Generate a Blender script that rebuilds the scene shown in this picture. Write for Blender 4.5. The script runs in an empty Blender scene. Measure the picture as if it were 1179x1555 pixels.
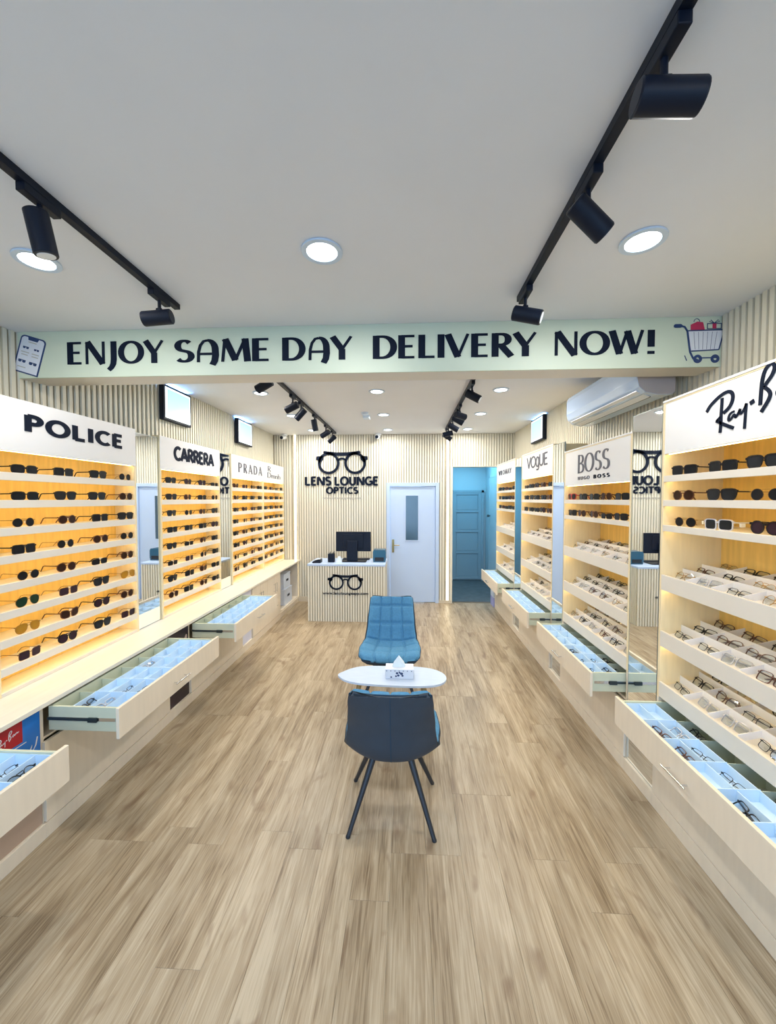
import bpy, bmesh, math, random
from mathutils import Vector, Matrix
random.seed(7)
sc = bpy.context.scene
COL = sc.collection
PI = math.pi
H = 3.0            # ceiling height

# ------------------------------------------------------------------ camera
def make_camera():
    F, W_, H_ = 595.0, 1179.0, 1555.0
    y = Vector((620 - W_/2, 758 - H_/2, F)).normalized()      # world Y seen from the camera (x right, y down, z forward)
    z = Vector((0, -y.z, y.y)).normalized()
    x = y.cross(z)
    Rm = Matrix((x, y, z))
    cx, cy, cz = Rm.col[0], -Rm.col[1], -Rm.col[2]
    cam = bpy.data.cameras.new('camera'); o = bpy.data.objects.new('camera', cam); COL.objects.link(o)
    cam.sensor_fit = 'HORIZONTAL'; cam.sensor_width = 36; cam.lens = F / W_ * 36
    cam.clip_start = 0.02; cam.clip_end = 60
    o.matrix_world = Matrix(((cx[0], cy[0], cz[0], 0), (cx[1], cy[1], cz[1], 0), (cx[2], cy[2], cz[2], 1.85), (0, 0, 0, 1)))
    sc.camera = o
make_camera()

# ------------------------------------------------------------------ world, exposure, large lights
w = bpy.data.worlds.new('world'); sc.world = w; w.use_nodes = True
bg = w.node_tree.nodes['Background']; bg.inputs[0].default_value = (0.42, 0.66, 1.0, 1); bg.inputs[1].default_value = 4.5
sc.view_settings.view_transform = 'Standard'; sc.view_settings.look = 'None'
sc.view_settings.gamma = 1; sc.view_settings.use_curve_mapping = False
sc.view_settings.exposure = 0.10
K_DOWN = 11.5      # watts of one downlight
K_STRIP = 12.5      # shelf light strips
def area(name, loc, size, power, color, rot=(0, 0, 0), shape='DISK', size_y=None, parent=None, portal=False, spread=None):
    l = bpy.data.lights.new(name, 'AREA'); l.energy = power; l.color = color; l.shape = shape; l.size = size
    if size_y: l.size_y = size_y
    if portal: l.cycles.is_portal = True
    if spread: l.spread = spread
    o = bpy.data.objects.new(name, l); COL.objects.link(o); o.location = loc; o.rotation_euler = rot
    if parent:
        o.parent = parent; o.location = Vector(loc) - WL[parent.name]
    return o
WL = {}
area('window_portal', (-0.4, -1.52, 1.45), 4.2, 1, (1, 1, 1), (PI/2, 0, 0), 'RECTANGLE', 2.7, portal=True)
area('back_room_light', (1.15, 8.1, 2.66), 0.9, 17, (0.28, 0.72, 1.0), (0, 0, 0), 'RECTANGLE', 0.9)

# ------------------------------------------------------------------ materials
M = {}
def mat(name, col, rough=0.5, metal=0.0, emit=None, es=0, var=0.0, vscale=8, bump=0.0, bscale=60, stretch=None, spec=0.5, alpha=None, trans=0, coat=0, objrand=0.0, coord='Object'):
    m = bpy.data.materials.new(name); m.use_nodes = True; nt = m.node_tree; b = nt.nodes['Principled BSDF']
    b.inputs['Base Color'].default_value = (*col, 1); b.inputs['Roughness'].default_value = rough
    b.inputs['Metallic'].default_value = metal; b.inputs['Specular IOR Level'].default_value = spec
    b.inputs['Transmission Weight'].default_value = trans; b.inputs['Coat Weight'].default_value = coat
    if emit: b.inputs['Emission Color'].default_value = (*emit, 1); b.inputs['Emission Strength'].default_value = es
    if alpha is not None: b.inputs['Alpha'].default_value = alpha
    if var or bump:
        tc = nt.nodes.new('ShaderNodeTexCoord'); mp = nt.nodes.new('ShaderNodeMapping')
        nt.links.new(tc.outputs[coord], mp.inputs[0])
        if stretch: mp.inputs['Scale'].default_value = stretch
        n = nt.nodes.new('ShaderNodeTexNoise'); n.inputs['Scale'].default_value = vscale; n.inputs['Detail'].default_value = 6
        nt.links.new(mp.outputs[0], n.inputs['Vector'])
        if var:
            r = nt.nodes.new('ShaderNodeMapRange'); r.inputs['From Min'].default_value = 0.3; r.inputs['From Max'].default_value = 0.7
            r.inputs['To Min'].default_value = 1 - var; r.inputs['To Max'].default_value = 1 + var
            nt.links.new(n.outputs['Fac'], r.inputs['Value'])
            mx = nt.nodes.new('ShaderNodeVectorMath'); mx.operation = 'SCALE'; mx.inputs[0].default_value = col
            nt.links.new(r.outputs[0], mx.inputs['Scale']); nt.links.new(mx.outputs[0], b.inputs['Base Color'])
        if bump:
            n2 = nt.nodes.new('ShaderNodeTexNoise'); n2.inputs['Scale'].default_value = bscale; n2.inputs['Detail'].default_value = 4
            nt.links.new(mp.outputs[0], n2.inputs['Vector'])
            bp = nt.nodes.new('ShaderNodeBump'); bp.inputs['Strength'].default_value = bump; bp.inputs['Distance'].default_value = 0.002
            nt.links.new(n2.outputs['Fac'], bp.inputs['Height']); nt.links.new(bp.outputs[0], b.inputs['Normal'])
    M[name] = m
    return m
mat('ceiling_paint', (0.79, 0.81, 0.85), 0.75, var=0.015, vscale=2, bump=0.05, bscale=120)
mat('wall_paint', (0.72, 0.68, 0.55), 0.7, var=0.02, vscale=3)
mat('slat', (0.76, 0.725, 0.60), 0.5, var=0.03, vscale=3, stretch=(8, 8, 0.6))
mat('slat_base', (0.45, 0.40, 0.29), 0.7, var=0.05, vscale=6)
mat('beam_panel', (0.62, 0.69, 0.55), 0.5, var=0.02, vscale=1.5)
mat('beam_paint', (0.78, 0.74, 0.66), 0.7, var=0.02, vscale=3)
mat('cream', (0.80, 0.70, 0.55), 0.42, var=0.03, vscale=5, stretch=(1, 6, 1), bump=0.05, bscale=150)
mat('worktop', (0.80, 0.75, 0.64), 0.35, var=0.03, vscale=5, stretch=(8, 1, 1))
mat('header_white', (0.77, 0.765, 0.76), 0.28, var=0.01, vscale=2)
mat('wood_back', (0.82, 0.56, 0.17), 0.5, var=0.10, vscale=7, stretch=(6, 6, 0.5), bump=0.05, bscale=90)  # light wood, made yellower to carry the warm glow of the strips
mat('wood_side', (0.84, 0.70, 0.43), 0.5, var=0.05, vscale=7, stretch=(6, 6, 0.5))  # part of the warm shelf glow is painted into this wood too
mat('shelf_white', (0.76, 0.70, 0.60), 0.4, var=0.02, vscale=4)
mat('tray_white', (0.84, 0.83, 0.83), 0.4, var=0.01, vscale=4)
mat('drawer_tray', (0.62, 0.79, 0.95), 0.4, var=0.03, vscale=5)
mat('drawer_side', (0.60, 0.63, 0.48), 0.5, var=0.03, vscale=5)
mat('strip_warm', (1, 0.9, 0.7), 0.5, emit=(1.0, 0.72, 0.27), es=K_STRIP)
mat('strip_wall', (1, 0.95, 0.8), 0.5, emit=(1.0, 0.88, 0.62), es=4.5)
mat('lamp_face', (1, 1, 1), 0.3, emit=(0.90, 0.97, 1.0), es=9)
mat('lamp_trim', (0.62, 0.74, 0.88), 0.35)  # blue glow round the lamps is put into this pale colour
mat('screen', (0.5, 0.8, 0.95), 0.2, emit=(0.36, 0.74, 0.98), es=0.8)
mat('screen_edge', (1, 1, 1), 0.2, emit=(0.8, 0.95, 1.0), es=1.1)
mat('black', (0.004, 0.008, 0.020), 0.45, spec=0.25, var=0.05, vscale=9)
mat('black_matte', (0.010, 0.012, 0.018), 0.6, var=0.05, vscale=9)
mat('navy_letter', (0.004, 0.009, 0.024), 0.7, spec=0.15)
mat('grey_letter', (0.13, 0.13, 0.15), 0.6, spec=0.2)
mat('pale_letter', (0.48, 0.46, 0.40), 0.5)
mat('chrome', (0.75, 0.75, 0.75), 0.18, 1.0)
mat('dark_metal', (0.05, 0.07, 0.08), 0.4, 0.7)
mat('brass', (0.45, 0.33, 0.14), 0.3, 1.0)
mat('mirror', (0.90, 0.93, 0.94), 0.015, 1.0)
mat('mirror_edge', (0.33, 0.38, 0.38), 0.3, 0.7)
mat('glass_dark', (0.06, 0.11, 0.16), 0.12, spec=0.8, var=0.05, vscale=3)
mat('white_daylight_tint', (0.50, 0.63, 0.84), 0.4, var=0.01, vscale=2)  # white surfaces, with the bluish cast of daylight mixed into the colour
mat('fabric_blue', (0.080, 0.255, 0.43), 0.9, var=0.10, vscale=60, bump=0.5, bscale=500)
mat('leather_slate', (0.028, 0.045, 0.066), 0.55, var=0.08, vscale=12, bump=0.3, bscale=260)
mat('piping', (0.014, 0.05, 0.09), 0.7)
mat('leg_metal', (0.035, 0.04, 0.048), 0.4, 0.3)
mat('leg_gold', (0.42, 0.27, 0.10), 0.35, var=0.1, vscale=20, stretch=(4, 4, 1))
mat('table_top', (0.58, 0.68, 0.82), 0.3, var=0.05, vscale=9, stretch=(1, 12, 1))  # whitish top; cool daylight on it is tinted into the colour
mat('tissue', (0.80, 0.90, 0.95), 0.7, bump=0.2, bscale=30)
mat('box_white', (0.74, 0.80, 0.90), 0.5, var=0.03, vscale=12)
mat('box_lilac', (0.42, 0.42, 0.72), 0.5, var=0.06, vscale=12)
mat('printer', (0.02, 0.10, 0.17), 0.3)
mat('plastic_white', (0.82, 0.86, 0.90), 0.3)
mat('ac_gloss', (0.52, 0.68, 0.92), 0.06, spec=0.6, coat=0.6)  # white casing; its blue reflection is put into the base colour
mat('ac_grey', (0.50, 0.45, 0.45), 0.5)
mat('poster_blue', (0.012, 0.18, 0.62), 0.35, var=0.05, vscale=2)
mat('poster_red', (0.42, 0.008, 0.02), 0.35)
mat('poster_beige', (0.48, 0.35, 0.26), 0.4, var=0.05, vscale=3)
mat('poster_dark', (0.022, 0.010, 0.020), 0.3, var=0.7, vscale=7)
mat('poster_ice', (0.66, 0.68, 0.82), 0.4, var=0.05, vscale=5)
mat('skin_pink', (0.52, 0.40, 0.38), 0.5)
mat('decal_white', (0.74, 0.76, 0.82), 0.4)
mat('decal_navy', (0.02, 0.05, 0.16), 0.4)
mat('decal_pink', (0.55, 0.03, 0.10), 0.4)
mat('corridor_wall', (0.50, 0.64, 0.70), 0.6, var=0.02, vscale=2)  # whitish walls; some of the room's cyan light is painted in
mat('door_teal', (0.30, 0.43, 0.50), 0.5, var=0.02, vscale=2)
mat('corridor_floor', (0.10, 0.12, 0.13), 0.5, var=0.2, vscale=8)
mat('ground', (0.35, 0.35, 0.34), 0.9, var=0.1, vscale=2)
mat('floor_joint', (0.22, 0.16, 0.10), 0.7, var=0.05, vscale=5)
mat('tile_skirt', (0.66, 0.58, 0.44), 0.5, var=0.03, vscale=4)
# eyewear
mat('f_black', (0.006, 0.006, 0.008), 0.3, spec=0.3); mat('f_tort', (0.10, 0.028, 0.010), 0.3, var=0.6, vscale=140)
mat('f_gold', (0.40, 0.24, 0.08), 0.3, 0.8); mat('f_red', (0.45, 0.02, 0.02), 0.3); mat('f_clear', (0.55, 0.54, 0.56), 0.2)
mat('f_brown', (0.12, 0.05, 0.025), 0.3); mat('tag', (0.9, 0.9, 0.86), 0.5)
mat('l_black', (0.012, 0.013, 0.015), 0.25, spec=0.12); mat('l_brown', (0.032, 0.014, 0.009), 0.25, spec=0.12); mat('l_green', (0.012, 0.035, 0.018), 0.25, spec=0.12)
mat('l_amber', (0.42, 0.20, 0.02), 0.25, spec=0.12); mat('l_purple', (0.035, 0.018, 0.026), 0.25, spec=0.12); mat('l_grey', (0.020, 0.022, 0.025), 0.25, spec=0.12)
def glass_mat(name, tint, refl):
    m = bpy.data.materials.new(name); m.use_nodes = True; nt = m.node_tree; nt.nodes.clear()
    out = nt.nodes.new('ShaderNodeOutputMaterial'); t = nt.nodes.new('ShaderNodeBsdfTransparent'); g = nt.nodes.new('ShaderNodeBsdfGlossy')
    t.inputs[0].default_value = (*tint, 1); g.inputs['Roughness'].default_value = 0.02
    mx = nt.nodes.new('ShaderNodeMixShader'); mx.inputs[0].default_value = refl
    nt.links.new(t.outputs[0], mx.inputs[1]); nt.links.new(g.outputs[0], mx.inputs[2]); nt.links.new(mx.outputs[0], out.inputs[0])
    M[name] = m
glass_mat('glass', (0.93, 0.97, 1.0), 0.06); glass_mat('demo_lens', (0.92, 0.95, 0.97), 0.10)
def plank_mat():
    m = bpy.data.materials.new('oak_plank'); m.use_nodes = True; nt = m.node_tree; N = nt.nodes; L = nt.links; b = N['Principled BSDF']
    tc = N.new('ShaderNodeTexCoord'); oi = N.new('ShaderNodeObjectInfo')
    sc1 = N.new('ShaderNodeVectorMath'); sc1.operation = 'SCALE'; sc1.inputs[0].default_value = (3.1, 17.3, 5.7); L.new(oi.outputs['Random'], sc1.inputs['Scale'])
    ad = N.new('ShaderNodeVectorMath'); L.new(tc.outputs['Object'], ad.inputs[0]); L.new(sc1.outputs[0], ad.inputs[1])
    def noise(scale, st, det=6, dist=0.0):
        mp = N.new('ShaderNodeMapping'); mp.inputs['Scale'].default_value = st; L.new(ad.outputs[0], mp.inputs[0])
        n = N.new('ShaderNodeTexNoise'); n.inputs['Scale'].default_value = scale; n.inputs['Detail'].default_value = det; n.inputs['Distortion'].default_value = dist
        L.new(mp.outputs[0], n.inputs['Vector']); return n
    fine = noise(1.0, (95, 3.2, 1), 9, 1.4); broad = noise(1.0, (9, 1.3, 1), 4, 0.8); knot = noise(1.0, (11, 4.5, 1), 2, 0.4)
    cr = N.new('ShaderNodeValToRGB'); e = cr.color_ramp.elements
    e[0].position = 0.34; e[0].color = (0.165, 0.110, 0.060, 1); e[1].position = 0.66; e[1].color = (0.52, 0.425, 0.295, 1)
    e.new(0.48).color = (0.35, 0.265, 0.165, 1)
    a1 = N.new('ShaderNodeMath'); a1.operation = 'MULTIPLY_ADD'; a1.inputs[1].default_value = 0.48; L.new(fine.outputs['Fac'], a1.inputs[0])
    a2 = N.new('ShaderNodeMath'); a2.operation = 'MULTIPLY'; a2.inputs[1].default_value = 0.56; L.new(broad.outputs['Fac'], a2.inputs[0]); L.new(a2.outputs[0], a1.inputs[2])
    L.new(a1.outputs[0], cr.inputs[0])
    kr = N.new('ShaderNodeMapRange'); kr.inputs['From Min'].default_value = 0.62; kr.inputs['From Max'].default_value = 0.78; kr.inputs['To Min'].default_value = 0; kr.inputs['To Max'].default_value = 0.75
    L.new(knot.outputs['Fac'], kr.inputs['Value'])
    mk = N.new('ShaderNodeMix'); mk.data_type = 'RGBA'; L.new(kr.outputs[0], mk.inputs[0]); L.new(cr.outputs[0], mk.inputs[6]); mk.inputs[7].default_value = (0.20, 0.125, 0.07, 1)
    hs = N.new('ShaderNodeHueSaturation'); vr = N.new('ShaderNodeMapRange'); vr.inputs['To Min'].default_value = 0.93; vr.inputs['To Max'].default_value = 1.06
    L.new(oi.outputs['Random'], vr.inputs['Value']); L.new(vr.outputs[0], hs.inputs['Value']); L.new(mk.outputs[2], hs.inputs['Color'])
    L.new(hs.outputs[0], b.inputs['Base Color']); b.inputs['Roughness'].default_value = 0.36; b.inputs['Specular IOR Level'].default_value = 0.4
    bp = N.new('ShaderNodeBump'); bp.inputs['Strength'].default_value = 0.12; bp.inputs['Distance'].default_value = 0.001; L.new(fine.outputs['Fac'], bp.inputs['Height']); L.new(bp.outputs[0], b.inputs['Normal'])
    M['oak'] = m
plank_mat()

# ------------------------------------------------------------------ mesh helpers
class MB:
    def __init__(s): s.v = []; s.f = []; s.m = []; s.smooth = set()
    def add(s, vs, fs, mi=0, smooth=False):
        o = len(s.v); s.v += [tuple(p) for p in vs]
        for f in fs:
            if smooth: s.smooth.add(len(s.f))
            s.f.append(tuple(i + o for i in f)); s.m.append(mi)
        return s
    def box(s, x0, x1, y0, y1, z0, z1, mi=0):
        return s.add([(x0,y0,z0),(x1,y0,z0),(x1,y1,z0),(x0,y1,z0),(x0,y0,z1),(x1,y0,z1),(x1,y1,z1),(x0,y1,z1)],
                     [(3,2,1,0),(4,5,6,7),(0,1,5,4),(1,2,6,5),(2,3,7,6),(3,0,4,7)], mi)
    def tube(s, a, b, r0, r1=None, n=12, mi=0, caps=True):
        a = Vector(a); b = Vector(b); r1 = r0 if r1 is None else r1
        d = (b - a).normalized(); u = d.orthogonal().normalized(); w_ = d.cross(u)
        vs = [a + (u*math.cos(2*PI*i/n) + w_*math.sin(2*PI*i/n))*r0 for i in range(n)] + [b + (u*math.cos(2*PI*i/n) + w_*math.sin(2*PI*i/n))*r1 for i in range(n)]
        s.add(vs, [(i, (i+1) % n, n + (i+1) % n, n + i) for i in range(n)], mi, True)
        if caps: s.add(vs, [tuple(range(n))[::-1], tuple(range(n, 2*n))], mi)
        return s
    def path(s, pts, r, n=6, mi=0, closed=False):
        pts = [Vector(p) for p in pts]; k = len(pts); vs = []
        prev = None
        for i, p in enumerate(pts):
            a = pts[i-1] if (i or closed) else p; b = pts[(i+1) % k] if (i < k-1 or closed) else p
            d = (b - a).normalized()
            u = d.orthogonal().normalized() if prev is None else (prev - d*prev.dot(d)).normalized()
            prev = u; w_ = d.cross(u); rr = r[i] if isinstance(r, (list, tuple)) else r
            vs += [p + (u*math.cos(2*PI*j/n) + w_*math.sin(2*PI*j/n))*rr for j in range(n)]
        fs = []
        for i in range(k if closed else k-1):
            q = (i+1) % k
            for j in range(n): fs.append((i*n+j, i*n+(j+1) % n, q*n+(j+1) % n, q*n+j))
        s.add(vs, fs, mi, True)
        if not closed: s.add(vs, [tuple(range(n))[::-1], tuple(range((k-1)*n, k*n))], mi)
        return s
    def prism(s, poly, fn, t0, t1, mi=0, smooth=False):
        """poly 2D points, fn(a,b,t)->3D"""
        n = len(poly); vs = [fn(a, b, t0) for a, b in poly] + [fn(a, b, t1) for a, b in poly]
        s.add(vs, [tuple(range(n))[::-1], tuple(range(n, 2*n))], mi)
        return s.add(vs, [(i, (i+1) % n, n+(i+1) % n, n+i) for i in range(n)], mi, smooth)
    def ring(s, outer, inner, fn, t0, t1, mi=0):
        n = len(outer); vs = [fn(a, b, t) for t in (t0, t1) for pl in (outer, inner) for a, b in pl]
        fs = []
        for i in range(n):
            j = (i+1) % n
            fs += [(i, j, n+j, n+i), (2*n+i, 3*n+i, 3*n+j, 2*n+j), (i, 2*n+i, 2*n+j, j), (n+i, n+j, 3*n+j, 3*n+i)]
        return s.add(vs, fs, mi)
    def disc(s, c, r, z, n=24, mi=0, down=True):
        vs = [(c[0]+r*math.cos(2*PI*i/n), c[1]+r*math.sin(2*PI*i/n), z) for i in range(n)]
        return s.add(vs, [tuple(range(n))[::-1] if down else tuple(range(n))], mi)
def build(name, mb, mats, parent=None, origin=None, bevel=0, rot=None):
    if not isinstance(mats, (list, tuple)): mats = [mats]
    vs = [Vector(p) for p in mb.v]
    if parent is not None: org = WL[parent.name]
    elif origin is not None: org = Vector(origin)
    else:
        xs = [p.x for p in vs]; ys = [p.y for p in vs]; zs = [p.z for p in vs]
        org = Vector(((min(xs)+max(xs))/2, (min(ys)+max(ys))/2, min(zs)))
    me = bpy.data.meshes.new(name); me.from_pydata([p - org for p in vs], [], mb.f)
    for mn in mats: me.materials.append(M[mn])
    me.polygons.foreach_set('material_index', mb.m)
    if mb.smooth: me.polygons.foreach_set('use_smooth', [i in mb.smooth for i in range(len(mb.f))])
    me.update()
    bm = bmesh.new(); bm.from_mesh(me); bmesh.ops.recalc_face_normals(bm, faces=bm.faces); bm.to_mesh(me); bm.free()
    o = bpy.data.objects.new(name, me); COL.objects.link(o)
    if parent is not None: o.parent = parent; WL[o.name] = org
    else: o.location = org; WL[o.name] = org
    if bevel:
        md = o.modifiers.new('bevel', 'BEVEL'); md.width = bevel; md.segments = 2; md.limit_method = 'ANGLE'
    return o
def tag(o, label, cat, group=None, kind=None):
    o['label'] = label; o['category'] = cat
    if group: o['group'] = group
    if kind: o['kind'] = kind
    return o
def thing(name, loc, label, cat, group=None):
    o = bpy.data.objects.new(name, None); COL.objects.link(o); o.location = loc; o.empty_display_size = 0.05
    WL[o.name] = Vector(loc)
    return tag(o, label, cat, group)
def structure(name, mb, mats, label=None, bevel=0):
    o = build(name, mb, mats, origin=(0, 0, 0), bevel=bevel); o['kind'] = 'structure'
    if label: o['label'] = label
    return o
def dup(root, loc, rotz=0, label=None, group=None, scale=None):
    r = root.copy(); COL.objects.link(r); r.location = loc; r.rotation_euler = (0, 0, rotz)
    if label: r['label'] = label
    if group: r['group'] = group
    if scale: r.scale = scale
    for ch in list(root.children):
        c = ch.copy(); COL.objects.link(c); c.parent = r
        for g in ch.children:
            d = g.copy(); COL.objects.link(d); d.parent = c
    return r
ORD = ['first', 'second', 'third', 'fourth', 'fifth', 'sixth', 'seventh', 'eighth', 'ninth', 'tenth']

# ------------------------------------------------------------------ room shell
XL, XR, YB, YF = -2.42, 1.86, 6.98, -1.5
LW = [(-2.74, YF), (-2.72, 2.55), (-2.44, 3.72), (-2.42, YB)]        # left wall runs slightly skew near the beam
RW = [(2.0, YF), (1.98, 2.55), (1.86, 4.6), (1.86, YB)]
PIT = 0.045
def wall_run(name, pts, inward, z0, z1, label):
    mb = MB(); t = 0.12
    for (x0, y0), (x1, y1) in zip(pts, pts[1:]):
        o = -inward * t
        vs = [(x0, y0, z0), (x1, y1, z0), (x1+o, y1, z0), (x0+o, y0, z0), (x0, y0, z1), (x1, y1, z1), (x1+o, y1, z1), (x0+o, y0, z1)]
        mb.add(vs, [(0,1,2,3),(4,5,6,7),(0,1,5,4),(1,2,6,5),(2,3,7,6),(3,0,4,7)])
    w_ = structure(name, mb, 'slat_base', label)
    return w_
wl = wall_run('wall_left', LW, 1, 0, H, 'cream fluted wall above the left display towers')
wr = wall_run('wall_right', RW, -1, 0, H, 'cream fluted wall above the right display towers')
def xat(pts, y):
    for (x0, y0), (x1, y1) in zip(pts, pts[1:]):
        if y0 <= y <= y1: return x0 + (x1-x0)*(y-y0)/(y1-y0)
    return pts[-1][0]
def slat_mesh(name, lx, ly, z0, z1, c=0.003):
    mb = MB(); pl = [(-lx/2, -ly/2), (lx/2, -ly/2), (lx/2, ly/2), (-lx/2, ly/2)]
    mb.prism(pl, lambda a, b, t: (a, b, t), z0, z1)
    me = bpy.data.meshes.new(name); me.from_pydata(mb.v, [], mb.f); me.materials.append(M['slat']); me.update(); return me
SD = 0.016
me_side = slat_mesh('slat_side', SD, 0.029, 0, 0.66)
y = 1.0
while y < YB - 0.05:
    for w_, pts, sg in ((wl, LW, 1), (wr, RW, -1)):
        o = bpy.data.objects.new('slat', me_side); COL.objects.link(o); o.parent = w_; o.location = (xat(pts, y) + sg*SD/2, y, 2.339)
    y += PIT
# back wall with door and doorway openings
DX0, DX1, DZ = -0.385, 0.548, 2.14
PX0, PZ = 0.785, 2.43
mb = MB(); T = 0.12
mb.box(XL-0.1, -2.06, YB, YB+T, 0, H); mb.box(-2.015, DX0, YB, YB+T, 0, H); mb.box(DX0, DX1, YB, YB+T, DZ, H)
mb.box(DX1, 0.68, YB, YB+T, 0, H); mb.box(0.725, PX0, YB, YB+T, 0, H); mb.box(PX0, XR+0.1, YB, YB+T, PZ, H)
mb.box(-2.06, -2.015, YB+0.04, YB+T, 0, H); mb.box(0.68, 0.725, YB+0.04, YB+T, 0, H)
wb = structure('wall_back', mb, 'slat_base', 'cream fluted back wall behind the reception desk')
mfull = slat_mesh('slat_full', 0.032, SD, 0, H-0.002); mdoor = slat_mesh('slat_over_door', 0.032, SD, 0, H-DZ-0.002); mway = slat_mesh('slat_over_doorway', 0.032, SD, 0, H-PZ-0.002)
x = XL + 0.03
while x < XR:
    c = x
    if -2.085 < c < -1.99 or 0.655 < c < 0.75: x += PIT; continue
    if DX0-0.012 < c < DX1+0.012: me, z = mdoor, DZ
    elif c > PX0-0.012: me, z = mway, PZ
    else: me, z = mfull, 0
    o = bpy.data.objects.new('slat', me); COL.objects.link(o); o.parent = wb; o.location = (c, YB - SD/2, z)
    x += PIT
for k, (x0, x1, z0) in enumerate([(-2.057, -2.018, 0.0), (0.683, 0.722, 0.0)]):
    mb = MB(); mb.box(x0, x1, YB+0.012, YB+0.03, z0, H-0.004)
    tag(build('light_strip', mb, 'strip_wall'), ['tall warm white light strip in the back wall, left of the glasses sign', 'tall warm white light strip in the back wall, right of the door'][k], 'light', 'vertical light strips')
# doorway reveal
mb = MB(); mb.box(PX0-0.012, PX0, YB-0.018, YB+T+0.001, 0, PZ); mb.box(PX0-0.012, XR, YB-0.018, YB+T+0.001, PZ-0.012, PZ)
structure('trim_1', mb, 'wall_paint', 'thin lining round the open doorway')
# ceiling, beam, front wall
mb = MB(); mb.box(-2.9, 2.15, YF-0.1, YB+0.12, H, H+0.08)
structure('ceiling', mb, 'ceiling_paint', 'smooth white ceiling')
BY0, BY1, BZ = 2.615, 2.79, 2.685
mb = MB(); mb.box(-2.70, 1.972, BY0, BY1, BZ, H)
structure('trim_2', mb, 'beam_paint', 'ceiling beam crossing the shop')
mb = MB(); mb.box(-2.69, 1.968, BY0-0.012, BY0-0.0005, BZ, H-0.001)
tag(build('sign_board', mb, 'beam_panel'), 'pale green board along the ceiling beam, behind the delivery lettering', 'sign')
mb = MB(); mb.box(-2.9, -2.5, YF-0.1, YF, 0, H); mb.box(1.7, 2.15, YF-0.1, YF, 0, H); mb.box(-2.5, 1.7, YF-0.1, YF, 2.8, H); mb.box(-2.5, 1.7, YF-0.1, YF, 0, 0.1)
structure('wall_front', mb, 'wall_paint', 'shop front wall behind the camera')
mb = MB()
for x in (-2.5, -1.1, 0.26, 1.66): mb.box(x, x+0.04, YF-0.07, YF-0.02, 0.1, 2.8)
mb.box(-2.5, 1.7, YF-0.07, YF-0.02, 0.1, 0.14); mb.box(-2.5, 1.7, YF-0.07, YF-0.02, 2.76, 2.8)
win = structure('window_1', mb, 'dark_metal', 'glazed shop front')
for x in (-2.46, -1.06, 0.30):
    mb = MB(); mb.box(x, x+1.36, YF-0.05, YF-0.04, 0.14, 2.76); build('pane', mb, 'glass', win)
mb = MB(); mb.box(-9, 9, -12, YF-0.1, -0.12, -0.06)
tag(build('pavement', mb, 'ground'), 'grey pavement outside the shop front', 'pavement', kind='structure')
# floor planks
mb = MB(); mb.box(-2.9, 2.15, YF-0.1, YB+0.12, -0.09, -0.0095)
fl = structure('floor', mb, 'floor_joint', 'oak plank floor')
PW, PL = 0.182, 1.23
def plank_mesh(l):
    mb = MB(); w_ = PW/2 - 0.0003; h = l/2 - 0.0003; c = 0.0006
    mb.add([(-w_,-h,-.009),(w_,-h,-.009),(w_,h,-.009),(-w_,h,-.009),(-w_,-h,-c),(w_,-h,-c),(w_,h,-c),(-w_,h,-c),(-w_+c,-h+c,0),(w_-c,-h+c,0),(w_-c,h-c,0),(-w_+c,h-c,0)],
           [(3,2,1,0),(0,1,5,4),(1,2,6,5),(2,3,7,6),(3,0,4,7),(4,5,9,8),(5,6,10,9),(6,7,11,10),(7,4,8,11),(8,9,10,11)])
    me = bpy.data.meshes.new('plank'); me.from_pydata(mb.v, [], mb.f); me.materials.append(M['oak']); me.update(); return me
pmesh = plank_mesh(PL)
i = 0
x = -2.36
while x < 1.75:
    y = YF - random.choice([0.2, 0.45, 0.75, 1.0, 0.1, 0.6])
    while y < YB:
        a, b = max(y, YF), min(y + PL, YB - 0.001)
        if b - a > 0.03:
            me = pmesh if (a == y and b == y + PL) else plank_mesh(b - a)
            o = bpy.data.objects.new('plank', me); COL.objects.link(o); o.parent = fl; o.location = (x, (a+b)/2, 0)
        y += PL
    x += PW
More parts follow.
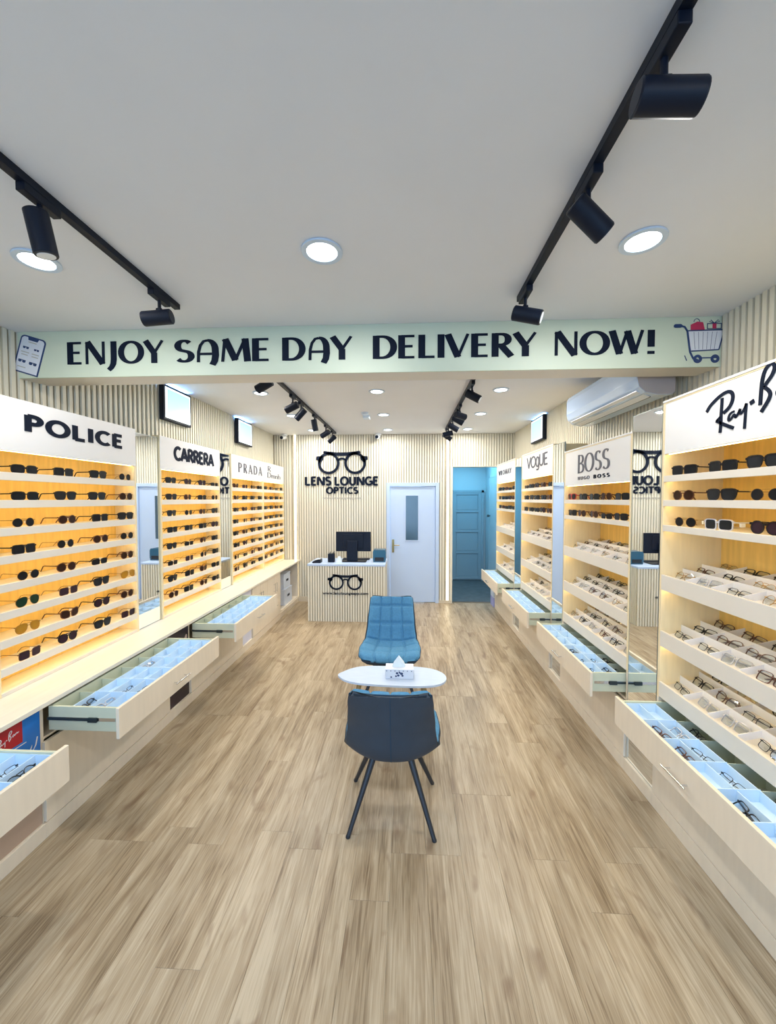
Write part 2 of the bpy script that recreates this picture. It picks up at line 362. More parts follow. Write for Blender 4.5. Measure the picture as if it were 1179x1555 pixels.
# back room through the doorway
mb = MB(); mb.box(0.3, 1.87, YB+T, 9.12, -0.09, 0.0)
structure('floor_back_room', mb, 'corridor_floor', 'dark floor of the back room')
mb = MB(); mb.box(0.3, 1.87, YB+T, 9.12, 2.75, 2.83)
structure('ceiling_back_room', mb, 'ceiling_paint', 'ceiling of the back room')
mb = MB(); mb.box(0.3, 1.87, 9.0, 9.12, 0, 2.75)
structure('wall_back_room', mb, 'corridor_wall', 'end wall of the back room')
mb = MB(); mb.box(0.3, 0.42, YB+T, 9.0, 0, 2.75)
structure('wall_back_room_left', mb, 'corridor_wall', 'left wall of the back room')
mb = MB(); mb.box(1.76, 1.87, YB+T, 9.0, 0, 2.75)
structure('wall_back_room_right', mb, 'corridor_wall', 'right wall of the back room')
def panel_door():
    mb = MB(); x0, x1, z1, yy = 1.02, 1.66, 2.0, 9.0
    mb.box(x0, x1, yy-0.03, yy-0.001, 0.03, z1)
    d = structure('door_2', mb, 'door_teal', 'panelled door at the end of the back room')
    mb = MB()
    mb.box(x0-0.05, x0, yy-0.065, yy-0.001, 0, z1+0.05); mb.box(x1, x1+0.05, yy-0.065, yy-0.001, 0, z1+0.05); mb.box(x0-0.05, x1+0.05, yy-0.065, yy-0.001, z1, z1+0.05)
    build('door_frame', mb, 'door_teal', d)
    mb = MB(); st = 0.07
    mb.box(x0, x0+st, yy-0.055, yy-0.03, 0.03, z1); mb.box(x1-st, x1, yy-0.055, yy-0.03, 0.03, z1)
    for z in (0.03, 0.62, 1.10, 1.55, z1-0.05): mb.box(x0+st, x1-st, yy-0.055, yy-0.03, z, z+0.055)
    build('rail', mb, 'door_teal', d, bevel=0.003)
    for z0_, z1_ in ((0.10, 0.61), (0.69, 1.09), (1.17, 1.54), (1.62, 1.94)):
        mb = MB(); mb.box(x0+st+0.02, x1-st-0.02, yy-0.040, yy-0.03, z0_, z1_); build('panel', mb, 'door_teal', d, bevel=0.003)
panel_door()
mb = MB(); mb.box(1.735, 1.759, 7.35, 8.45, 0.02, 2.3)
d3 = structure('door_3', mb, 'corridor_wall', 'plain door in the right wall of the back room')
mb = MB(); mb.box(1.73, 1.759, 8.45, 8.50, 0, 2.36); mb.box(1.73, 1.759, 7.3, 8.5, 2.3, 2.36); build('door_frame', mb, 'corridor_wall', d3)
mb = MB(); mb.tube((1.735, 8.38, 1.5), (1.69, 8.38, 1.5), 0.012); mb.tube((1.70, 8.38, 1.5), (1.675, 8.38, 1.5), 0.03, 0.022); build('door_knob', mb, 'dark_metal', d3)
# door in the back wall
mb = MB(); x0, x1 = DX0+0.065, DX1-0.065
mb.box(x0, x1, YB-0.005, YB+0.035, 0.012, DZ-0.065)
d1 = structure('door_1', mb, 'white_daylight_tint', 'white flush door with a narrow glass pane, beside the desk', bevel=0.003)
mb = MB(); mb.box(DX0, x0-0.003, YB-0.035, YB+0.06, 0, DZ); mb.box(x1+0.003, DX1, YB-0.035, YB+0.06, 0, DZ); mb.box(x0-0.003, x1+0.003, YB-0.035, YB+0.06, DZ-0.062, DZ)
build('door_frame', mb, 'white_daylight_tint', d1, bevel=0.004)
mb = MB(); mb.box(-0.04, 0.178, YB-0.010, YB-0.004, 1.12, 1.912); build('pane', mb, 'glass_dark', d1)
mb = MB(); mb.ring([(-0.052, 1.108), (0.19, 1.108), (0.19, 1.924), (-0.052, 1.924)], [(-0.04, 1.12), (0.178, 1.12), (0.178, 1.912), (-0.04, 1.912)], lambda a, b, t: (a, t, b), YB-0.014, YB-0.004)
build('pane_frame', mb, 'white_daylight_tint', d1)
mb = MB(); mb.box(-0.287, -0.247, YB-0.014, YB-0.005, 0.90, 1.13); mb.tube((-0.267, YB-0.01, 1.03), (-0.267, YB-0.055, 1.03), 0.009); mb.tube((-0.267, YB-0.05, 1.03), (-0.15, YB-0.05, 1.03), 0.009, 0.007)
mb.tube((-0.267, YB-0.014, 0.95), (-0.267, YB-0.02, 0.95), 0.012)
build('door_handle', mb, 'brass', d1)
mb = MB(); mb.box(XL+0.02, -1.99, YB-0.03, YB-0.017, 0, 0.09); mb.box(-1.99, DX0, YB-0.03, YB-0.017, 0, 0.09); mb.box(DX1, PX0-0.012, YB-0.03, YB-0.017, 0, 0.05)
structure('baseboard_back', mb, 'tile_skirt')

# ------------------------------------------------------------------ lettering (stroke font of our own)
def arc(cx, cy, rx, ry, a0, a1, n=14):
    return [(cx + rx*math.cos(math.radians(a0 + (a1-a0)*i/n)), cy + ry*math.sin(math.radians(a0 + (a1-a0)*i/n))) for i in range(n+1)]
def glyph(c, uncial=False):
    L_ = lambda *p: (list(p), 'a'); TH = lambda *p: (list(p), 'T'); th = lambda *p: (list(p), 't')
    h = 0.045
    if c == 'A' and uncial: return .80, [th((.12,0),(.13,.45),(.19,.74),(.30,.92),(.42,.955)), (arc(.42,.55,.26,.41,90,0,10)+[(.69,.3),(.66,.05),(.58,-.13)], 'a'), th((.13,.36),(.66,.36))]
    if c == 'A': return .76, [th((.04,0),(.38,1)), TH((.36,1),(.72,0)), th((.17,.30),(.58,.30))]
    if c == 'B': return .66, [TH((.12,0),(.12,1)), ([(.12,1-h),(.34,1-h)]+arc(.34,.75,.20,.205,90,-90,10)[1:]+[(.12,.545)], 'a'), ([(.12,.5),(.36,.5)]+arc(.36,.27,.24,.225,90,-90,10)[1:]+[(.12,h)], 'a')]
    if c == 'C': return .74, [(arc(.44,.5,.36,.455,48,312,22), 'a')]
    if c == 'D': return .80, [TH((.12,0),(.12,1)), ([(.12,1-h),(.32,1-h)]+arc(.32,.5,.38,.455,90,-90,18)[1:]+[(.12,h)], 'a')]
    if c == 'E': return .62, [TH((.12,0),(.12,1)), th((.12,1-h),(.54,1-h)), th((.12,.52),(.48,.52)), th((.12,h),(.54,h))]
    if c == 'G': return .80, [(arc(.44,.5,.36,.455,50,350,22), 'a'), th((.48,.44),(.82,.44)), TH((.78,.44),(.78,.1))]
    if c == 'H': return .78, [TH((.12,0),(.12,1)), TH((.66,0),(.66,1)), th((.12,.5),(.66,.5))]
    if c == 'I': return .26, [TH((.13,0),(.13,1))]
    if c == 'J': return .40, [([(.24,1),(.24,.2),(.22,0),(.15,-.16),(.04,-.28)], 'a')]
    if c == 'L': return .58, [TH((.12,0),(.12,1)), th((.12,h),(.54,h))]
    if c == 'M': return 1.0, [th((.08,0),(.16,1)), TH((.17,1),(.50,.06)), th((.50,.06),(.82,1)), TH((.82,1),(.90,0))]
    if c == 'N': return .84, [th((.10,0),(.10,1)), TH((.13,1),(.70,0)), th((.73,0),(.73,1))]
    if c == 'O': return .92, [(arc(.46,.5,.38,.46,90,450,30), 'a')]
    if c == 'P': return .64, [TH((.12,0),(.12,1)), ([(.12,1-h),(.32,1-h)]+arc(.32,.72,.23,.235,90,-90,12)[1:]+[(.12,.485)], 'a')]
    if c == 'R': return .68, [TH((.12,0),(.12,1)), ([(.12,1-h),(.32,1-h)]+arc(.32,.73,.22,.225,90,-90,12)[1:]+[(.12,.505)], 'a'), TH((.30,.5),(.64,0))]
    if c == 'S': return .62, [(arc(.31,.735,.21,.22,35,250,16)+arc(.31,.27,.235,.225,70,-145,16), 'a')]
    if c == 'T': return .66, [TH((.33,0),(.33,1)), th((.02,1-h),(.64,1-h))]
    if c == 'U': return .78, [([(.12,1),(.12,.36)]+arc(.38,.34,.26,.295,180,360,16)+[(.64,1)], 'a')]
    if c == 'V': return .76, [TH((.05,1),(.38,.02)), th((.38,.02),(.70,1))]
    if c == 'W': return 1.08, [TH((.05,1),(.30,.02)), th((.30,.02),(.54,.98)), TH((.54,.98),(.78,.02)), th((.78,.02),(1.02,1))]
    if c == 'X': return .74, [TH((.06,1),(.68,0)), th((.66,1),(.08,0))]
    if c == 'Y': return .74, [TH((.05,1),(.37,.44)), th((.68,1),(.37,.44)), TH((.37,.46),(.37,0))]
    if c == '!': return .34, [TH((.18,1),(.18,.30)), TH((.18,.12),(.18,0))]
    if c == 'o': return .60, [(arc(.30,.30,.22,.26,90,450,18), 'a')]
    if c == 'm': return .84, [TH((.10,0),(.10,.6)), ([(.10,.42),(.20,.56),(.32,.56),(.40,.44),(.40,0)], 'a'), ([(.40,.42),(.50,.56),(.64,.56),(.72,.44),(.72,0)], 'a')]
    if c == 'n': return .58, [TH((.10,0),(.10,.6)), ([(.10,.42),(.22,.56),(.38,.56),(.46,.44),(.46,0)], 'a')]
    if c == 'h': return .58, [TH((.10,0),(.10,1)), ([(.10,.42),(.22,.56),(.38,.56),(.46,.44),(.46,0)], 'a')]
    if c == 'a': return .58, [(arc(.28,.30,.20,.26,90,450,16), 'a'), TH((.48,.6),(.48,0))]
    if c == 'y': return .56, [TH((.06,.6),(.28,.02)), th((.50,.6),(.20,-.28))]
    if c == 'g': return .60, [(arc(.30,.42,.22,.40,90,450,18), 'a'), ([(.52,.8),(.52,-.1),(.44,-.24),(.16,-.24)], 'a')]
    if c == '.': return .24, [TH((.12,.12),(.12,0))]
    return .34, []
def ribbon(mb, pts, mode, thin, thick, fn, depth, mi=0):
    n = len(pts); closed = n > 6 and math.dist(pts[0], pts[-1]) < 1e-4
    if closed: pts = pts[:-1]; n -= 1
    Lp, Rp = [], []
    for i in range(n):
        a = pts[(i-1) % n] if (closed or i) else pts[0]; b = pts[(i+1) % n] if (closed or i < n-1) else pts[-1]
        dx, dy = b[0]-a[0], b[1]-a[1]; l = math.hypot(dx, dy) or 1
        wd = thick if mode == 'T' else thin if mode == 't' else thin + (thick-thin)*abs(dy/l)**1.6
        nx, ny = -dy/l*wd/2, dx/l*wd/2
        Lp.append((pts[i][0]+nx, pts[i][1]+ny)); Rp.append((pts[i][0]-nx, pts[i][1]-ny))
    vs = [fn(a, b, t) for t in (0, depth) for pl in (Lp, Rp) for a, b in pl]
    fs = []
    for i in range(n if closed else n-1):
        j = (i+1) % n
        fs += [(i, j, n+j, n+i), (2*n+i, 3*n+i, 3*n+j, 2*n+j), (i, 2*n+i, 2*n+j, j), (n+i, n+j, 3*n+j, 3*n+i)]
    if not closed: fs += [(0, n, 3*n, 2*n), (n-1, 3*n-1, 4*n-1, 2*n-1)[0:0] or (n-1, 2*n-1, 4*n-1, 3*n-1)]
    mb.add(vs, fs, mi)
def lettering(text, O, U, V, N, width, height, thin, thick, mt, parent, depth=0.003, uncial=False, shear=0.0, gap=0.0, name='letter', serif=0):
    O, U, V, N = Vector(O), Vector(U), Vector(V), Vector(N)
    adv = sum(glyph(c, uncial)[0] + gap for c in text) - gap
    sx = width / adv; cx = 0
    for c in text:
        a, st = glyph(c, uncial)
        if st:
            mb = MB()
            fn = lambda p, q, t: O + U*((cx+p)*sx + q*shear*height) + V*(q*height) + N*t
            for si, (pts, mode) in enumerate(st): ribbon(mb, pts, mode, thin, thick, fn, depth + .0003*si)
            if serif:
                for pts, mode in st:
                    if mode in 'Tt' and abs(pts[0][0]-pts[1][0]) < .5 and abs(pts[0][1]-pts[1][1]) > .6:
                        for p in (pts[0], pts[1]):
                            yy = .02 if p[1] < .5 else .98
                            ribbon(mb, [(p[0]-serif, yy), (p[0]+serif, yy)], 't', .045, .045, fn, depth)
            build(name, mb, mt, parent)
        cx += a + gap
def font_text(text, O, U, V, N, width, height, mt, parent, depth=0.003, name='small_lettering'):
    cu = bpy.data.curves.new('t', 'FONT'); cu.body = text; cu.extrude = 0.5; cu.offset = 0.012; cu.resolution_u = 2
    to = bpy.data.objects.new('t', cu); COL.objects.link(to)
    bpy.context.view_layer.update()
    me = bpy.data.meshes.new_from_object(to.evaluated_get(bpy.context.evaluated_depsgraph_get()))
    vs = [v.co.copy() for v in me.vertices]; fs = [tuple(p.vertices) for p in me.polygons]
    bpy.data.objects.remove(to); bpy.data.curves.remove(cu); bpy.data.meshes.remove(me)
    x0 = min(v.x for v in vs); x1 = max(v.x for v in vs); y1 = max(v.y for v in vs)
    O, U, V, N = Vector(O), Vector(U), Vector(V), Vector(N)
    mb = MB(); mb.add([O + U*((v.x-x0)/(x1-x0)*width) + V*(v.y/y1*height) + N*(0 if v.z < 0 else depth) for v in vs], fs)
    return build(name, mb, mt, parent)
def glasses_emblem(O, U, V, N, s, mt, parent, depth=0.006):
    """round double-bridge spectacles, s = overall width"""
    O, U, V, N = Vector(O), Vector(U), Vector(V), Vector(N)
    fn = lambda a, b, t: O + U*(a*s) + V*(b*s) + N*t
    mb = MB()
    for cx in (-.255, .255): ribbon(mb, arc(cx, 0, .185, .185, 90, 450, 32), 'a', .048, .048, fn, depth)
    ribbon(mb, arc(0, .035, .075, .055, 165, 15, 8), 'a', .035, .035, fn, depth)
    build('lens_rims', mb, mt, parent)
    mb = MB(); top = [(-.34, .235), (-.10, .205), (.10, .205), (.34, .235), (.36, .20), (.27, .175), (.10, .150), (.085, .13), (-.085, .13), (-.10, .150), (-.27, .175), (-.36, .20)]
    mb.prism([(-.345,.235),(-.36,.195),(-.27,.165),(-.12,.145),(0,.14),(.12,.145),(.27,.165),(.36,.195),(.345,.235),(.1,.205),(-.1,.205)], fn, 0, depth)
    for sg in (-1, 1):
        mb.prism([(sg*.35, .14), (sg*.49, .13), (sg*.50, .07), (sg*.46, .055), (sg*.44, 0), (sg*.40, .03), (sg*.36, .08)], fn, 0, depth)
    build('brow_bar', mb, mt, parent)
# banner on the beam
X_, Y_, Z_ = Vector((1,0,0)), Vector((0,1,0)), Vector((0,0,1))
FY = BY0 - 0.0125
bn = thing('banner_lettering', (-0.4, FY, 2.77), 'large dark navy delivery slogan letters across the ceiling beam', 'lettering')
for txt, x0, x1 in (('ENJOY', -2.335, -1.65), ('SAME', -1.575, -0.915), ('DAY', -0.84, -0.365), ('DELIVERY', -0.235, 0.828), ('NOW!', 0.93, 1.57)):
    lettering(txt, (x0, FY, 2.772), X_, Z_, -Y_, x1-x0, 0.150, 0.10, 0.225, 'navy_letter', bn, uncial=True, gap=0.04)
def phone_decal():
    t = thing('phone_decal', (-2.62, FY, 2.72), 'flat decal of a black phone showing spectacles, left end of the beam', 'decal')
    ang = math.radians(-17); c_, s_ = math.cos(ang), math.sin(ang); cx, cz = -2.605, 2.838
    fn = lambda a, b, t_: Vector((cx + a*1.2*c_ - b*s_, FY - t_, cz + a*1.2*s_ + b*c_))
    def rr(hw, hh, r, zb=None):
        p = []
        for qx, qy, a0 in ((hw-r, hh-r, 0), (-hw+r, hh-r, 90)): p += arc(qx, qy, r, r, a0, a0+90, 5)
        return p + [(-hw, -hh), (hw, -hh)]
    mb = MB(); mb.prism(rr(.078, .128, .026), fn, 0, .0015); build('phone_body', mb, 'decal_navy', t)
    mb = MB(); mb.prism(rr(.069, .119, .020), fn, .0015, .0025); build('phone_screen', mb, 'decal_white', t)
    mb = MB(); mb.prism([(-.034,.122),(-.028,.100),(.028,.100),(.034,.122)], fn, .0025, .0032)
    for gx, gy, sc_ in ((-.032, .045, .020), (.034, .045, .017), (-.036, -.05, .025), (.032, -.052, .026)):
        for d in (-.5, .5): mb.prism(arc(gx+d*sc_, gy, sc_*.42, sc_*.36, 0, 330, 9), fn, .0025, .0032)
        mb.prism([(gx-sc_*.9, gy+sc_*.42), (gx-sc_*.9, gy+sc_*.2), (gx+sc_*.9, gy+sc_*.2), (gx+sc_*.9, gy+sc_*.42)], fn, .0025, .0032)
    build('phone_pictures', mb, 'decal_navy', t)
    mb = MB()
    for gx, gy, w_ in ((-.03, .012, .05), (.034, .012, .045), (-.03, -.006, .04), (.034, -.006, .04), (-.03, -.092, .05), (0, .085, .05)): mb.prism([(gx-w_/2, gy), (gx+w_/2, gy), (gx+w_/2, gy+.006), (gx-w_/2, gy+.006)], fn, .0025, .003)
    build('phone_captions', mb, 'pale_letter', t)
phone_decal()
def cart_decal():
    t = thing('shopping_cart_decal', (1.82, FY, 2.73), 'flat decal of a shopping cart with gifts, right end of the beam', 'decal')
    fn = lambda a, b, t_: Vector((1.66 + a*0.33, FY - t_, 2.725 + b*0.33))
    mb = MB(); mb.prism([(.33,.52),(.90,.52),(.97,.02+.50),(.99,.56),(.88,.0+.20),(.36,.18),(.30,.55)][0:0] or [(.31,.56),(.98,.56),(.88,.20),(.38,.18)], fn, 0, .001); build('cart_basket', mb, 'decal_white', t)
    mb = MB()
    ribbon(mb, [(.18,.66),(.25,.64),(.30,.56),(.36,.16),(.42,.04),(.52,.0)], 'a', .035, .035, fn, .002)
    ribbon(mb, [(.31,.565),(.98,.575)], 'a', .022, .022, fn, .002); ribbon(mb, [(.98,.575),(.885,.20)], 'a', .022, .022, fn, .002); ribbon(mb, [(.885,.20),(.38,.18)], 'a', .022, .022, fn, .002)
    ribbon(mb, [(.52,.05),(.88,.05)], 'a', .02, .02, fn, .002); ribbon(mb, [(1.0,.45),(.96,.30)], 'a', .015, .015, fn, .002); ribbon(mb, [(.26,.10),(.30,0)], 'a', .015, .015, fn, .002)
    for k in range(6): ribbon(mb, [(.42+k*.085,.54),(.45+k*.07,.21)], 'a', .006, .006, fn, .0015)
    build('cart_outline', mb, 'decal_navy', t)
    mb = MB(); mb.prism(arc(.08,.66,.035,.035,90,270,6)+arc(.17,.66,.035,.035,-90,90,6), fn, .001, .003)
    for cx in (.50, .82): ribbon(mb, arc(cx, .03, .055, .055, 90, 450, 18), 'a', .05, .05, fn, .003)
    build('cart_wheels', mb, 'decal_navy', t)
    mb = MB(); mb.prism([(.36,.58),(.62,.58),(.585,.72),(.48,.735),(.36,.68)], fn, 0, .0015); mb.prism([(.76,.60),(.83,.60),(.83,.69),(.76,.69)], fn, .001, .002); build('red_bag', mb, 'decal_pink', t)
    mb = MB(); ribbon(mb, arc(.47,.72,.055,.07,10,170,8), 'a', .012, .012, fn, .0015)
    mb.ring([(.66,.59),(.93,.59),(.93,.70),(.66,.70)], [(.675,.605),(.915,.605),(.915,.685),(.675,.685)], fn, 0, .001)
    ribbon(mb, [(.79,.70),(.73,.76),(.70,.73),(.79,.70)], 'a', .012, .012, fn, .0015); ribbon(mb, [(.79,.70),(.86,.76),(.89,.73),(.79,.70)], 'a', .012, .012, fn, .0015)
    build('gift_box', mb, 'decal_navy', t)
cart_decal()
# wall sign behind the desk
SY = YB - SD - 0.0005
ws = thing('wall_sign', (-1.18, SY, 1.85), 'black glasses emblem and shop name lettering on the back wall above the desk', 'sign')
glasses_emblem((-1.18, SY, 2.49), X_, Z_, -Y_, 0.93, 'navy_letter', ws, 0.02)
lettering('LENS', (-1.85, SY, 2.10), X_, Z_, -Y_, 0.475, 0.148, 0.235, 0.235, 'navy_letter', ws, 0.015, gap=.06)
lettering('LOUNGE', (-1.315, SY, 2.10), X_, Z_, -Y_, 0.79, 0.148, 0.235, 0.235, 'navy_letter', ws, 0.015, gap=.06)
lettering('OPTICS', (-1.465, SY, 1.95), X_, Z_, -Y_, 0.575, 0.112, 0.235, 0.235, 'navy_letter', ws, 0.015, gap=.08)
font_text('www.lensloungeapp.com', (-1.53, SY, 1.855), X_, Z_, -Y_, 0.70, 0.04, 'pale_letter', ws, 0.006)

# ------------------------------------------------------------------ display towers
ZC = 2.42
LIPS = [2.0 - 0.155*k for k in range(8)]
XT = -2.22
def slab(parent, name, x0, x1, y0, y1, z0, z1, mt, bevel=0.0015):
    mb = MB(); mb.box(x0, x1, y0, y1, z0, z1); return build(name, mb, mt, parent, bevel=bevel)
def tower_left(y0, y1, label):
    t = thing('display_tower', ((XT+XL)/2, (y0+y1)/2, 0.7605), label, 'display tower', 'left display towers')
    xb = XL + 0.02
    mb = MB(); mb.box(xb, XT, y0+0.001, y0+0.02, 0.7605, ZC); mb.box(xb, XT, y1-0.02, y1-0.001, 0.7605, ZC); mb.box(xb, XT, y0+0.02, y1-0.02, ZC-0.02, ZC)
    build('carcass', mb, 'wood_side', t, bevel=0.0015)
    slab(t, 'back_panel', xb, xb+0.012, y0+0.02, y1-0.02, 0.7605, ZC-0.02, 'wood_back', 0)
    slab(t, 'base_board', xb+0.012, XT-0.0005, y0+0.02, y1-0.02, 0.7605, 0.782, 'shelf_white')
    hp = slab(t, 'header_panel', XT-0.02, XT+0.002, y0+0.002, y1-0.002, 2.12, ZC, 'header_white')
    for z in [2.12] + LIPS:
        if z < 2.1:
            mb = MB(); mb.box(xb+0.012, XT-0.012, y0+0.02, y1-0.02, z-0.014, z-0.002); mb.box(XT-0.012, XT+0.001, y0+0.02, y1-0.02, z-0.045, z)
            sh = build('shelf', mb, 'shelf_white', t, bevel=0.001); zz = z-0.014
        else: sh = hp; zz = 2.125
        mb = MB(); mb.box(XT-0.030, XT-0.020, y0+0.03, y1-0.03, zz-0.006, zz-0.0005); build('light_strip', mb, 'strip_warm', sh)
    return t, hp
def tower_right(y0, y1, label, nsun=3, hz=(2.11, 2.42)):
    XT = 1.49; xb = 1.835
    t = thing('display_tower', ((XT+xb)/2, (y0+y1)/2, 0.676), label, 'display tower', 'right display towers')
    top = hz[1]
    mb = MB(); mb.box(XT, xb, y0+0.001, y0+0.02, 0.676, top); mb.box(XT, xb, y1-0.02, y1-0.001, 0.676, top); mb.box(XT, xb, y0+0.02, y1-0.02, top-0.02, top); mb.box(XT+0.01, xb, y0+0.02, y1-0.02, 0.676, 0.69)
    build('carcass', mb, 'wood_side', t, bevel=0.0015)
    slab(t, 'back_panel', xb-0.012, xb, y0+0.02, y1-0.02, 0.676, top-0.02, 'wood_back', 0)
    hp = slab(t, 'header_panel', XT+0.002, XT+0.02, y0+0.012, y1-0.012, hz[0], hz[1]-0.012, 'header_white')
    slab(t, 'header_frame', XT-0.003, XT+0.02, y0+0.002, y1-0.002, hz[1]-0.012, hz[1], 'header_white')
    lips = [1.985, 1.845, 1.70][3-nsun:]
    shs = [hp]
    for z in lips:
        mb = MB(); mb.box(XT+0.014, xb-0.012, y0+0.02, y1-0.02, z-0.014, z-0.002); mb.box(XT-0.001, XT+0.014, y0+0.02, y1-0.02, z-0.036, z)
        sh = build('shelf', mb, 'shelf_white', t, bevel=0.001); shs.append(sh)
        mb = MB()
    zs = [hz[0]+0.004] + [z-0.014 for z in lips]
    for z in (1.408, 1.075, 0.772):
        mb = MB(); zb = z-0.09
        mb.box(XT-0.001, XT+0.014, y0+0.02, y1-0.02, zb, z)
        # sloping tray floor with stepped ledges
        f0, f1 = z-0.030, z+0.045
        mb.add([(XT+0.014, y0+0.02, f0-.006), (XT+0.014, y1-0.02, f0-.006), (xb-0.012, y1-0.02, f1-.006), (xb-0.012, y0+0.02, f1-.006), (XT+0.014, y0+0.02, f0), (XT+0.014, y1-0.02, f0), (xb-0.012, y1-0.02, f1), (xb-0.012, y0+0.02, f1)],
               [(0,1,2,3),(4,5,6,7),(0,1,5,4),(1,2,6,5),(2,3,7,6),(3,0,4,7)])
        if z > 0.8: mb.box(XT+0.014, xb-0.012, y0+0.02, y1-0.02, zb+0.002, zb+0.010)
        tr = build('tray', mb, 'shelf_white', t, bevel=0.001)
        fl_ = lambda x: f0 + (f1-f0)*(x-XT-0.014)/(xb-0.026-XT)
        mb = MB(); h = 0.042
        for x in (XT+0.118, XT+0.226):
            mb.box(x, x+0.004, y0+0.021, y1-0.021, fl_(x)-0.002, fl_(x)+h)
        n = 6
        for k in range(1, n):
            yy = y0+0.02 + (y1-y0-0.04)*k/n
            for x0, x1 in ((XT+0.016, XT+0.118), (XT+0.122, XT+0.226), (XT+0.23, xb-0.014)):
                mb.add([(x0, yy, fl_(x0)-.002), (x1, yy, fl_(x1)-.002), (x1, yy, fl_(x1)+h-.008), (x0, yy, fl_(x0)+h-.008), (x0, yy+.004, fl_(x0)-.002), (x1, yy+.004, fl_(x1)-.002), (x1, yy+.004, fl_(x1)+h-.008), (x0, yy+.004, fl_(x0)+h-.008)],
                       [(0,1,2,3),(4,5,6,7),(0,1,5,4),(1,2,6,5),(2,3,7,6),(3,0,4,7)])
        dv = build('divider_grid', mb, 'tray_white', tr)
        if z > 0.8: shs.append(tr); zs.append(zb+0.002)
    for sh, z in zip(shs, zs):
        mb = MB(); mb.box(XT+0.020, XT+0.030, y0+0.03, y1-0.03, z-0.006, z-0.0005); build('light_strip', mb, 'strip_warm', sh)
    return t, hp
LY = [(1.98, 3.10), (3.41, 4.53), (4.83, 5.92), (5.92, 6.92)]
RY = [(1.27, 2.39), (2.70, 3.83), (4.12, 5.24), (5.55, 6.69)]
tw_l = ['nearest left display tower with wide bold dark lettering on its header', 'second left display tower with heavy slanted dark lettering', 'third left display tower with thin grey spaced capitals', 'farthest left display tower with two short grey lines of lettering']
tw_r = ['nearest right display tower with slanted dark script lettering', 'second right display tower, lower header with tall narrow serif capitals', 'third right display tower with thin grey rounded lettering', 'farthest right display tower, beside the doorway, small dark lettering']
TL = [tower_left(a, b, l) for (a, b), l in zip(LY, tw_l)]
TR = [tower_right(RY[0][0], RY[0][1], tw_r[0]), tower_right(RY[1][0], RY[1][1], tw_r[1], 2, (1.972, 2.30)), tower_right(RY[2][0], RY[2][1], tw_r[2]), tower_right(RY[3][0], RY[3][1], tw_r[3])]
# headers: lettering (left wall reads along +Y, right wall along -Y)
def LH(i, txt, ya, yb, z, h, thin, thick, mt, **k): lettering(txt, (XT+0.0025, ya, z), Y_, Z_, X_, yb-ya, h, thin, thick, mt, TL[i][1], **k)
def RH(i, txt, ya, yb, z, h, thin, thick, mt, **k): lettering(txt, (1.4915, ya, z), -Y_, Z_, -X_, ya-yb, h, thin, thick, mt, TR[i][1], **k)
LH(0, 'POLICE', 2.17, 2.955, 2.245, 0.095, 0.24, 0.24, 'navy_letter', gap=.12)
LH(1, 'CARRERA', 3.62, 4.375, 2.225, 0.125, 0.25, 0.25, 'navy_letter', shear=-0.0, gap=.0)
LH(2, 'PRADA', 5.03, 5.85, 2.205, 0.125, 0.08, 0.20, 'grey_letter', gap=.35, serif=.09)
LH(3, 'R', 6.10, 6.24, 2.29, 0.085, 0.07, 0.14, 'grey_letter')
LH(3, 'Dmnh', 6.08, 6.72, 2.19, 0.085, 0.07, 0.12, 'grey_letter')
RH(1, 'BOSS', 3.54, 2.99, 2.075, 0.16, 0.05, 0.17, 'grey_letter', gap=.04, serif=.07)
RH(1, 'HUGO', 3.53, 3.31, 2.017, 0.028, 0.14, 0.2, 'grey_letter', gap=.3)
RH(1, 'BOSS', 3.24, 2.99, 2.017, 0.028, 0.2, 0.26, 'navy_letter', gap=.4)
RH(2, 'VOgUE', 5.02, 4.28, 2.225, 0.135, 0.13, 0.13, 'grey_letter', gap=-.06)
RH(3, 'VI', 6.54, 6.34, 2.235, 0.07, 0.22, 0.30, 'navy_letter', gap=.2)
RH(3, 'OMAY', 6.28, 5.76, 2.235, 0.07, 0.10, 0.2, 'grey_letter', gap=.15)
SCRIPT = [([(0.008,0.124),(0.025,0.147),(0.058,0.168),(0.098,0.187),(0.133,0.193),(0.156,0.185),(0.166,0.166),(0.163,0.142),(0.151,0.121),(0.132,0.107),(0.113,0.097)], .018),
 ([(0.103,0.17),(0.102,0.132),(0.099,0.089),(0.099,0.042),(0.096,0.007)], .017), ([(0.096,0.082),(0.072,0.066)], .014), ([(0.070,0.069),(0.123,0.04),(0.173,0.016)], .017),
 ([(0.176,0.092),(0.155,0.089),(0.143,0.073),(0.143,0.053),(0.156,0.058),(0.176,0.082),(0.182,0.061)], .011),
 ([(0.182,0.061),(0.198,0.077),(0.208,0.101),(0.203,0.073),(0.214,0.073),(0.231,0.093),(0.239,0.113)], .011), ([(0.238,0.112),(0.235,0.06),(0.232,0.002)], .013),
 ([(0.257,0.107),(0.277,0.115)], .020), ([(0.307,0.088),(0.309,0.139),(0.312,0.188),(0.323,0.229),(0.344,0.247),(0.362,0.246),(0.37,0.228),(0.36,0.201),(0.34,0.18),(0.321,0.161)], .016),
 ([(0.321,0.161),(0.345,0.141),(0.354,0.122),(0.346,0.102),(0.329,0.079),(0.312,0.058)], .016),
 ([(0.420,0.150),(0.395,0.145),(0.380,0.125),(0.385,0.105),(0.400,0.112),(0.420,0.140),(0.428,0.115)], .011), ([(0.428,0.115),(0.445,0.155),(0.445,0.120),(0.465,0.158),(0.478,0.155),(0.478,0.125),(0.51,0.15)], .011)]
